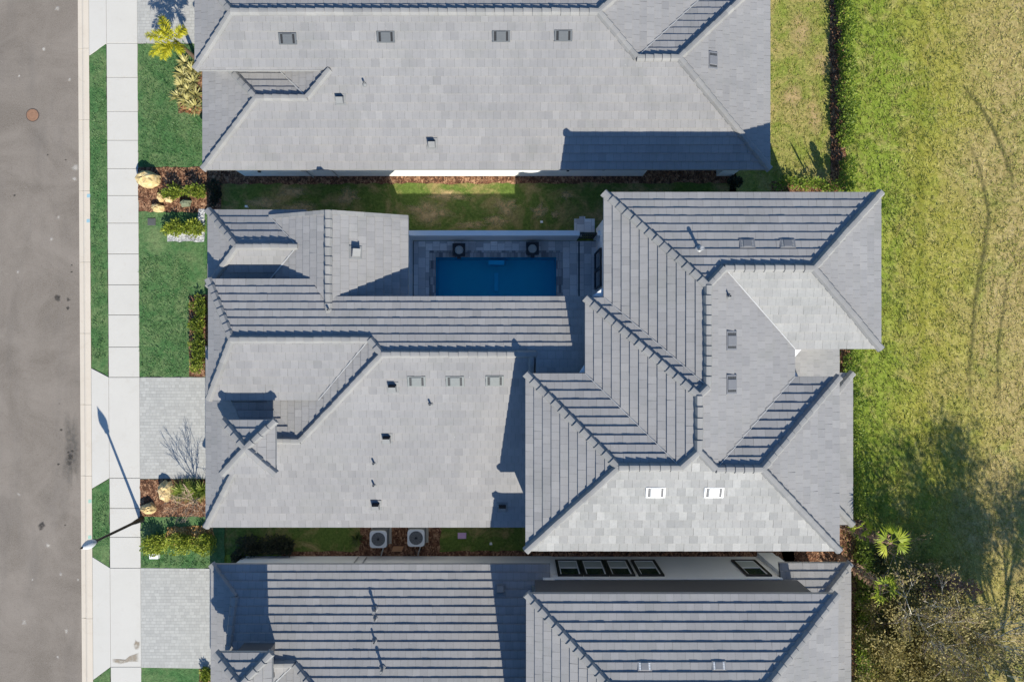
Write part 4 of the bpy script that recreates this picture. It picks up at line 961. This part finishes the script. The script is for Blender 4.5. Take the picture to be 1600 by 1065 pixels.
def hedge(x0, y0, x1, y1, wd, h, mat, label, dens=1.0, l=.12, w=.04):
    a, b = G(x0, y0), G(x1, y1); L = (b-a).length; d = (b-a)/L; s = Vector((-d.y, d.x, 0))
    t = thing('hedge', (a+b)/2, label, 'hedge'); n = int(L/.32); mb = MB(); ms = MB(); half = wd/2
    for i in range(n):
        p = a+d*(i+.5)*L/n+s*R.gauss(0, wd*.07); hh = h*R.uniform(.8, 1.08)
        ms.tube([(p.x, p.y, 0), (p.x+R.uniform(-.08,.08), p.y+R.uniform(-.08,.08), hh*.8)], [.02, .008], 5)
        if R.random() < .05: continue
        for k in range(2):
            q = p+s*R.uniform(-.5, .5)*half
            clump(mb, (q.x, q.y, hh*.56), (.27*R.uniform(.8,1.2), half*R.uniform(.6, .85), hh*.5), int(62*dens), l, w, tm=R.gauss(.5, .12))
    ms.build('stem', M_BARK, t); mb.build('foliage', mat, t); return t
hedge(1310, -120, 1315, 302, .62, 1.35, M_HEDGE, 'clipped hedge between the upper back yard and the open field', 1.7)
hedge(1208, 289, 1305, 293, .6, .75, M_HEDGE, 'short hedge along the edge of the upper back yard, beside the two storey eave', .8)
hedge(1326, 545, 1334, 838, .95, 1.05, M_HEDGE, 'broad leafy hedge behind the rear of the middle house', 1.15)
hedge(1341, 850, 1346, 1230, .80, 1.0, M_DKSHRUB if False else M_HEDGE, 'dark shaded hedge behind the lower house', 1.0)
sheet('mulch_bed', gp((1294, -130), (1318, -130), (1322, 306), (1298, 306)), .03, M_MULCH, .05, .2)
sheet('mulch_bed', gp((1205, 284), (1300, 284), (1300, 320), (1205, 320)), .032, M_MULCH, .05, .2)
sheet('mulch_bed', gp((1312, 545), (1330, 545), (1346, 1300), (1318, 1300)), .028, M_MULCH, .05, .2)
# front beds
GR = 'green shrubs in the upper front bed'
shrub(268, 297, 20, 11, 1.2, M_SHRUB, 'green shrub in the upper mulch bed, left half of the row', group=GR, tm=.45)
shrub(304, 297, 20, 11, 1.2, M_SHRUB, 'green shrub in the upper mulch bed, right half of the row', group=GR, tm=.45)
shrub(269, 356, 17, 13, .9, M_SHRUB, 'rounded shrub over white gravel, on the lawn side', tm=.55)
shrub(299, 356, 19, 14, .95, M_SHRUB, 'rounded shrub over white gravel, on the house side', tm=.55)
shrub(309, 478, 13, 18, .75, M_SHRUB, 'green and bronze shrub at the top of the bed under the front wall', tm=.35, dens=.8)
shrub(308, 508, 13, 18, .75, M_SHRUB, 'green and bronze shrub second from the top under the front wall', tm=.4, dens=.7)
shrub(310, 538, 13, 18, .75, M_SHRUB, 'green and bronze shrub third from the top under the front wall', tm=.35, dens=.8)
shrub(308, 565, 13, 18, .75, M_SHRUB, 'green and bronze shrub at the driveway end of the bed', tm=.42, dens=.7)
shrub(242, 851, 23, 16, 1.05, M_SHRUB, 'yellow green shrub nearest the sidewalk in the lower lawn row', tm=.62)
shrub(281, 850, 22, 17, 1.15, M_SHRUB, 'yellow green shrub in the middle of the lower lawn row', tm=.62)
shrub(317, 851, 21, 16, 1.05, M_SHRUB, 'yellow green shrub nearest the house in the lower lawn row', tm=.6)
shrub(322, 1056, 10, 12, .7, M_SHRUB, 'small shrub at the bottom edge beside the lower driveway', tm=.5)
# shaded yard shrubs
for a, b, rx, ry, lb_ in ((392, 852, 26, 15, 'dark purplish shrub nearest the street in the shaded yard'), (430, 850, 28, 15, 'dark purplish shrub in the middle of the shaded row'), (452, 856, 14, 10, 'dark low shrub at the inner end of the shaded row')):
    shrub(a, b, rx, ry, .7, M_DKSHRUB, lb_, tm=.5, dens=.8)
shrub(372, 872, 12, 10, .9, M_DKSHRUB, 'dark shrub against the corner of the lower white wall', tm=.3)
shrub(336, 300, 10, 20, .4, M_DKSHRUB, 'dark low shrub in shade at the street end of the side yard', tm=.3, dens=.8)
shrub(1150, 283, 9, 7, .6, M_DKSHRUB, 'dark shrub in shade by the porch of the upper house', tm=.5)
# rosette plants
def rosette(mb, c, n, l, w, tm, droop=.6, up=(.35, 1.2)):
    for _ in range(n):
        a = R.uniform(0, 6.28); e = R.uniform(*up); d = Vector((math.cos(a)*math.cos(e), math.sin(a)*math.cos(e), math.sin(e))); s = Vector((-math.sin(a), math.cos(a), 0))
        ll = l*R.uniform(.7, 1.15); p = Vector(c); prev = None; tn = min(1, max(0, R.gauss(tm, .22))); K = 4
        for k in range(K+1):
            t = k/K; q = p+d*ll*t-Vector((0,0,1))*droop*ll*t*t*.5; ww = w*(.7+.6*t if t < .5 else 2*(1-t))
            cur = (q-s*ww, q+s*ww)
            if prev: mb.face([prev[0], cur[0], cur[1], prev[1]], 0, tn)
            prev = cur
def rosettes(spots, mat, name, cat, labels, n, l, w, tm=.55, grp=None, z=.1, **kw):
    for (px, py), lab in zip(spots, labels):
        c = G(px, py); mb = MB(); rosette(mb, (c.x, c.y, z), n, l, w, tm, **kw); o = tag(mb.build(name, mat, origin=(c.x, c.y, z)), lab, cat, grp)
sp = [(292, 100), (302, 112), (288, 118), (304, 130), (286, 135), (296, 143), (308, 150), (283, 152), (294, 160), (306, 168)]
lab = ['variegated bromeliad beside the yellow palm fronds', 'variegated bromeliad against the wall under the palm', 'striped bromeliad on the lawn side below the palm', 'striped bromeliad near the wall in mid bed', 'leafy bromeliad at the lawn edge in mid bed', 'pale bromeliad in the middle of the bed', 'pale bromeliad under the eave in the lower bed', 'yellow bromeliad at the lower lawn edge', 'yellow bromeliad in the lower middle of the bed', 'yellow bromeliad in the lowest corner by the wall']
rosettes(sp, M_BROM, 'bromeliad', 'bromeliad', lab, 46, .62, .035, grp='variegated bromeliads in the upper front bed')
rosettes([(290, 173), (301, 175), (311, 174)], M_BROMR, 'bromeliad', 'bromeliad', ['reddish bromeliad at the lawn corner of the bed', 'reddish bromeliad in the middle of the front row', 'reddish bromeliad next to the house in the front row'], 26, .30, .03, grp='reddish bromeliads at the end of the upper front bed')
sp = [(286, 766), (298, 763), (309, 766), (320, 763)]
rosettes(sp, M_GRASSB, 'ornamental_grass', 'ornamental grass', ['fountain grass tuft next to the yellow boulder', 'fountain grass tuft second from the yellow boulder', 'fountain grass tuft third from the yellow boulder', 'fountain grass tuft against the garage wall'], 150, .88, .013, droop=.8, up=(.5, 1.4), grp='fountain grass tufts beside the driveway')
rosettes([(560, 840)], M_TREE, 'cycad', 'small palm', ['small dark spiky plant left of the air conditioners'], 40, .5, .03)
# boulders
def rock(px, py, rx, ry, h, mat, label, tilt=0):
    c = G(px, py, h*.5); c.z = .06; mb = MB(); n, m = 14, 6; ph = [R.uniform(.78, 1.18) for _ in range(n)]; rows = []
    for j in range(m+1):
        e = j/m*math.pi/2; row_ = []
        for k in range(n):
            a = 2*math.pi*k/n; rr = math.cos(e)**.6 if j < m else .05; rr *= ph[k]*R.uniform(.94, 1.06)
            row_.append((c.x+rx/SP*rr*math.cos(a), c.y+ry/SP*rr*math.sin(a), c.z+h*math.sin(e)*R.uniform(.9, 1.06)))
        rows.append(row_)
    for j in range(m):
        for k in range(n): mb.face([rows[j][k], rows[j][(k+1)%n], rows[j+1][(k+1)%n], rows[j+1][k]])
    mb.face(rows[m]); tag(mb.build('boulder', mat, origin=c), label, 'boulder')
rock(229, 280, 18, 14, .8, M_ROCK, 'largest yellow boulder at the sidewalk edge of the upper bed')
rock(247, 325, 10, 7, .4, M_ROCK, 'yellow boulder lowest of three stones in the upper bed')
rock(251, 308, 5, 8, .35, M_ROCK, 'narrow yellow stone between the shrubs and the lower stone')
rock(264, 311, 8, 6, .35, M_ROCK, 'flat yellow stone just below the green shrub row')
rock(290, 317, 9, 7, .4, M_ROCKG, 'mossy grey green boulder in the upper mulch bed')
rock(258, 766, 10, 16, .6, M_ROCK, 'tall yellow boulder beside the fountain grass')
rock(232, 794, 12, 9, .5, M_ROCK, 'yellow boulder at the sidewalk beside the lamp post')
# trees
RMIN = [.008]; TW_ = [0]
def branch(mb, p, d, L, r, depth, spread=.55, kids=(2, 4), tips=None, up=.15, n=5):
    r = max(r, RMIN[0])
    k = 3; pts = [p]; dd = d.copy()
    for i in range(k):
        dd = (dd+rnd3()*.16+Vector((0,0,up*.3))).normalized(); pts.append(pts[-1]+dd*L/k)
    mb.tube(pts, [r*(1-.45*i/k) for i in range(k+1)], n if r > .016 else 3, TW_[0] if depth <= 0 else 0, cap=False)
    if depth == 0:
        if tips is not None: tips.append((pts[-1], dd))
        return
    for _ in range(R.randint(*kids)):
        i = R.randint(1, k); q = pts[i]
        v = (dd+rnd3()*spread*1.6+Vector((0,0,up))).normalized()
        branch(mb, q, v, L*R.uniform(.55, .8), r*.52, depth-1, spread, kids, tips, up, n)
    v = (dd+rnd3()*.3).normalized(); branch(mb, pts[-1], v, L*.7, r*.55, depth-1, spread, kids, tips, up, n)
def tree(name, base, h, trunk, spread, bark, label, depth=4, kids=(2, 3), leafm=None, nl=0, l=.1, w=.03, r=.07, cat='tree', lean=(0,0), up=.15, tm=.5, lspread=.25, grp=None, rmin=.008):
    RMIN[0] = rmin; b = Vector(base); t = thing(name, b, label, cat, grp); mb = MB(); tips = []
    top = b+Vector((lean[0], lean[1], trunk)); mb.tube([b, b.lerp(top, .5)+Vector((R.uniform(-.05,.05), R.uniform(-.05,.05), 0)), top], [r*1.25, r, r*.85], 8)
    mb.build('trunk', bark, t); mb = MB(); TW_[0] = 1 if bark is M_PALE else 0
    for k in range(5):
        a = 2*math.pi*k/5+R.uniform(-.4, .4); d = Vector((math.cos(a)*spread, math.sin(a)*spread, 1)).normalized()
        branch(mb, top-Vector((0,0,R.uniform(0, trunk*.25))), d, (h-trunk)*.42, r*.6, depth-1, .55, kids, tips, up)
    mb.build('limbs', [bark, M_BROWNT], t)
    if leafm:
        mb = MB()
        for p, d in tips:
            tone = R.gauss(tm, .13)
            for _ in range(nl):
                q = p+rnd3()*lspread; dd = (d+rnd3()*1.1).normalized(); leaf(mb, q, dd, l*R.uniform(.6, 1.3), w, min(1, max(0, R.gauss(tone, .15))))
        mb.build('crown', leafm, t)
    return t
c = G(317, 776); tree('bare_tree', c, 3.2, 1.1, .6, M_BROWNT, 'small leafless tree with tangled twigs by the fountain grass', 4, (2, 3), r=.045, up=.14, rmin=.009)
c = Vector((19.3, -12.7, 0)); tree('bare_tree', c, 6.0, 1.8, .75, M_PALE, 'thin tree with pale branches and sparse olive leaves at lower right', 5, (2, 3), M_OLIVE, 6, .13, .035, .085, up=.12, tm=.6, lspread=.35, rmin=.012)
c = Vector((22.2, -14.6, 0)); tree('bare_tree', c, 5.6, 1.6, .9, M_PALE, 'pale branched tree cut by the bottom right corner', 5, (2, 3), M_OLIVE, 5, .13, .035, .08, up=.12, tm=.5, lspread=.35, rmin=.012)
c = Vector((26.4, -20.6, 0)); tree('added_shade_tree', c, 13.0, 6.0, .8, M_BARK, 'unseen tall leafy tree added beyond the lower right corner to shade the lawn', 5, (2, 4), M_TREE, 13, .17, .05, .2, up=.1, lspread=.5)  # out of view, added to deepen the shadow on the field
c = Vector((20.9, -12.4, 0)); tree('red_shrub', c, 2.2, .4, 1.3, M_BROWNT, 'reddish twiggy bush on the field side of the pale tree', 4, (2, 3), M_REDTW, 14, .13, .035, .03, cat='bush', up=.1, lspread=.25)
c = Vector((18.0, -13.4, 0)); tree('olive_bush', c, 2.2, .5, 1.0, M_BROWNT, 'olive brown bush between the dark hedge and the pale tree', 4, (2, 3), M_OLIVE, 8, .11, .03, .035, cat='bush', up=.1, tm=.4, lspread=.3)
c = Vector((18.6, -15.0, 0)); tree('olive_bush', c, 3.4, .5, 1.2, M_BROWNT, 'olive brown bush at the bottom edge below the pale tree', 5, (2, 3), M_OLIVE, 12, .15, .045, .035, cat='bush', up=.1, tm=.6, lspread=.35)
c = Vector((20.2, -14.2, 0)); tree('olive_bush', c, 3.0, .5, 1.2, M_BROWNT, 'olive brown bush at the bottom edge between the two pale trees', 5, (2, 3), M_OLIVE, 12, .15, .045, .035, cat='bush', up=.1, tm=.62, lspread=.35)
c = Vector((18.9, -10.6, 0)); tree('olive_bush', c, 2.4, .4, 1.3, M_BROWNT, 'loose twiggy bush in tree shade above the pale tree', 4, (2, 3), M_OLIVE, 5, .09, .025, .03, cat='bush', up=.1, tm=.45, lspread=.3)
# palms
def frond(mb, ms, p0, a, e, L, leaflets, ll, lw, droop=1.0, plume=.5, tm=.55):
    d0 = Vector((math.cos(a)*math.cos(e), math.sin(a)*math.cos(e), math.sin(e))); K = 12; pts = []
    for k in range(K+1):
        t = k/K; pts.append(p0+d0*L*t-Vector((0,0,1))*droop*L*.5*t*t)
    ms.tube(pts, [.02*(1-.8*k/K) for k in range(K+1)], 5)
    for i in range(leaflets):
        t = .18+.82*i/leaflets; k = min(K-1, int(t*K)); q = pts[k].lerp(pts[k+1], t*K-k); tan = (pts[k+1]-pts[k]).normalized()
        s = tan.cross(Vector((0,0,1))).normalized(); u = s.cross(tan)
        for sg in (-1, 1):
            r = R.uniform(-plume, plume)*2.2; d = (s*sg*math.cos(r)+u*math.sin(r)+tan*.55).normalized()
            x = ll*(1-.55*abs(t-.5)*2)*R.uniform(.8, 1.1); tn = min(1, max(0, R.gauss(tm, .18)))
            w = (tan*lw); m = q+d*x*.45; tip = q+d*x-Vector((0,0,x*.25)); mb.face([q-w*.5, m-w, tip, m+w], 0, tn)
b = G(308, 93); top = Vector((b.x-.02, b.y, 2.15)); pt_ = thing('palm_tree', b, 'foxtail palm with plumed yellow green fronds beside the upper driveway', 'palm')
mb = MB(); mb.tube([b, b.lerp(top, .5), top], [.11, .09, .06], 10); mb.build('trunk', M_BARK, pt_)
for a, e, L, dr in ((118, 55, 1.95, 1.2), (172, 48, 2.0, 1.3), (205, 35, 1.7, 1.3), (48, 55, 1.25, 1.2), (235, 50, 1.6, 1.4), (300, 55, 1.2, 1.3), (145, 70, 1.7, 1.2)):
    mb, ms = MB(), MB(); frond(mb, ms, top, math.radians(a), math.radians(e), L, 110, .40, .022, dr, 1.2, .62)
    f = mb.build('frond', M_PALM, pt_); ms.build('rachis', M_PALM, f)
M_PTRUNK = plain('palm_trunk', (0.30, 0.20, 0.14), .9, .2, var=.4, scale=18)
def fanpalm(base, top, nfr, label, cr=1.0, grp='fan palms behind the houses'):
    b, tp = Vector(base), Vector(top); t = thing('palm_tree', b, label, 'palm', grp); mb = MB(); K = 14; pts = [b.lerp(tp, k/K)+Vector((0, 0, 0)) for k in range(K+1)]
    mb.tube(pts, [.17*(1-.25*k/K)*R.uniform(.9, 1.1) for k in range(K+1)], 10)
    for k in range(110):   # old leaf bases left on the trunk
        f = R.uniform(.1, .97); p = b.lerp(tp, f); a = R.uniform(0, 6.28); d = Vector((math.cos(a), math.sin(a), .9)).normalized(); q = p+Vector((math.cos(a), math.sin(a), 0))*.13
        s = Vector((-math.sin(a), math.cos(a), 0))*.045; mb.face([q-s, q+s, q+d*.24+s*.4, q+d*.24-s*.4], 0)
    mb.build('trunk', M_PTRUNK, t)
    for i in range(nfr):
        a = 2*math.pi*i/nfr+R.uniform(-.9, .9); e = R.uniform(.0, 1.3); d = Vector((math.cos(a)*math.cos(e), math.sin(a)*math.cos(e), math.sin(e))); h = tp+d*.42*cr
        mb = MB(); mb.tube([tp, tp.lerp(h, .5)+Vector((0,0,.04)), h], [.018, .014, .01], 5); s = Vector((-math.sin(a), math.cos(a), 0)); tn0 = R.gauss(.55, .15)
        for k in range(11):
            g = math.radians(-62+124*k/10+R.uniform(-6, 6)); v = (d*math.cos(g)+s*math.sin(g)-Vector((0,0,.22))).normalized(); x = .72*cr*R.uniform(.7, 1.15); w = (d*-math.sin(g)+s*math.cos(g)).normalized()*.03
            m_ = h+v*x*.55; mb.face([h, m_-w, h+v*x-Vector((0,0,.10)), m_+w], 0, min(1, max(0, R.gauss(tn0, .12))))
        mb.build('frond', M_FAN, t)
fanpalm((16.35, -9.2, 0), (16.7, -8.85, 4.2), 6, 'brown trunked fan palm beside the rear corner of the middle house', .8)
fanpalm((16.0, -8.75, 0), (16.2, -8.6, 2.6), 4, 'shorter fan palm squeezed against the rear porch eave', .6)
fanpalm((16.35, -10.8, 0), (16.5, -11.0, 3.9), 6, 'fan palm at the top corner of the lower house rear wall', .75)
# banana-leaved plants and a cypress standing under the two storey eave; the lawn catches their shadows
def paddle(px, py, h, label, n=5):
    c = G(px, py); t = thing('bird_of_paradise', c, label, 'plant', 'tall paddle leaved plants by the two storey eave'); ms = MB()
    for i in range(n):
        a = 2*math.pi*i/n+.3; ln2 = .12; p = Vector((c.x, c.y, 0)); q = p+Vector((math.cos(a)*ln2*h*.4, math.sin(a)*ln2*h*.4, h*.55)); tp = q+Vector((math.cos(a)*.22, math.sin(a)*.22, h*.42))
        ms = MB(); ms.tube([p, q], [.03, .02], 6); mb = MB(); s = Vector((-math.sin(a), math.cos(a), 0)); K = 14; pr = None
        for k in range(K+1):
            u = k/K; x = q.lerp(tp, u); w = .25*math.sin(math.pi*min(1, .06+u*.90))**.6*R.uniform(.55, 1.15); cu = (x-s*w, x, x+s*w)
            if pr:
                for z_ in range(2): mb.face([pr[z_], cu[z_], cu[z_+1], pr[z_+1]], 0, R.gauss(.45, .1))
            pr = cu
        f = mb.build('leaf', M_HEDGE, t); ms.build('stalk', M_HEDGE, f)
paddle(1289, 330, 3.4, 'single tall lance of leaves nearest the porch side under the eave', 2)
paddle(1309, 331, 3.0, 'forked tall plant in the middle under the eave', 4)
paddle(1331, 338, 2.7, 'shorter forked plant nearest the hedge under the eave', 3)
c = G(621, 857, .06); mb = MB(); mb.prism([(c.x-.30, c.y-.13), (c.x+.22, c.y-.13), (c.x+.32, c.y+.14), (c.x-.2, c.y+.14)], .03, .09, .01)
tag(mb.build('wooden_board', plain('reddish_board', (.42, .22, .11), .8, var=.25), origin=c), 'reddish wooden board lying on mulch between the two air conditioners', 'board')

# ------------------------------------------------------------------ grass blades standing on the turf (nobody could count them)
M_BLADE = leaf_mat('field_blade', (0.075, 0.115, 0.014), (0.28, 0.285, 0.055), (0.52, 0.45, 0.17), .3)
M_BLADEL = leaf_mat('lawn_blade', (0.028, 0.092, 0.028), (0.088, 0.19, 0.064), (0.22, 0.32, 0.14), .3)
def blades(name, rects, per, l, w, mat, z, label, tm=.5, patch=.22):
    mb = MB(); R2 = random.Random(len(name))
    for x0, x1, y0, y1 in rects:
        for _ in range(int((x1-x0)*(y1-y0)*per)):
            x, y = R2.uniform(x0, x1), R2.uniform(y0, y1); t0 = tm+(min(.2, max(-.28, (x-21.5)*.07)) if 'field' in name else 0)+patch*math.sin(x*1.3+2*math.sin(y*.6))*math.cos(y*.9+math.sin(x*1.7))
            for k in range(3):
                a = R2.uniform(0, 6.28); e = R2.uniform(.25, 1.1); ll = l*R2.uniform(.5, 1.3); d = Vector((math.cos(a)*math.cos(e), math.sin(a)*math.cos(e), math.sin(e)))
                p = Vector((x+R2.uniform(-.05, .05), y+R2.uniform(-.05, .05), z)); s = Vector((-math.sin(a), math.cos(a), 0))*w; m = p+d*ll*.5
                mb.face([p, m+s, p+d*ll, m-s], 0, min(1, max(0, R2.gauss(t0, .2))))
    o = mb.build(name, mat); o['kind'] = 'stuff'; tag(o, label, 'grass')
    return o
blades('field_grass', [(16.5, 27.5, -17.5, 17.8)], 42, .17, .016, M_BLADE, .006, 'mown yellow green grass of the open field')
blades('back_yard_grass', [(12.2, 15.9, 7.2, 17.8)], 45, .13, .014, M_BLADE, .02, 'patchy dry grass behind the upper house')
lx0, lx1 = wx(223), wx(318)
blades('lawn_grass', [(lx0-.06, lx1, wy(260.5), wy(70)), (lx0-.06, lx1-.6, wy(588), wy(400)), (lx0, wx(328), wy(884), wy(868)), (wx(147), wx(166), wy(560), wy(96)), (wx(150), wx(171), wy(850), wy(772))], 75, .12, .014, M_BLADEL, .088, 'short green lawn grass in front of the houses')
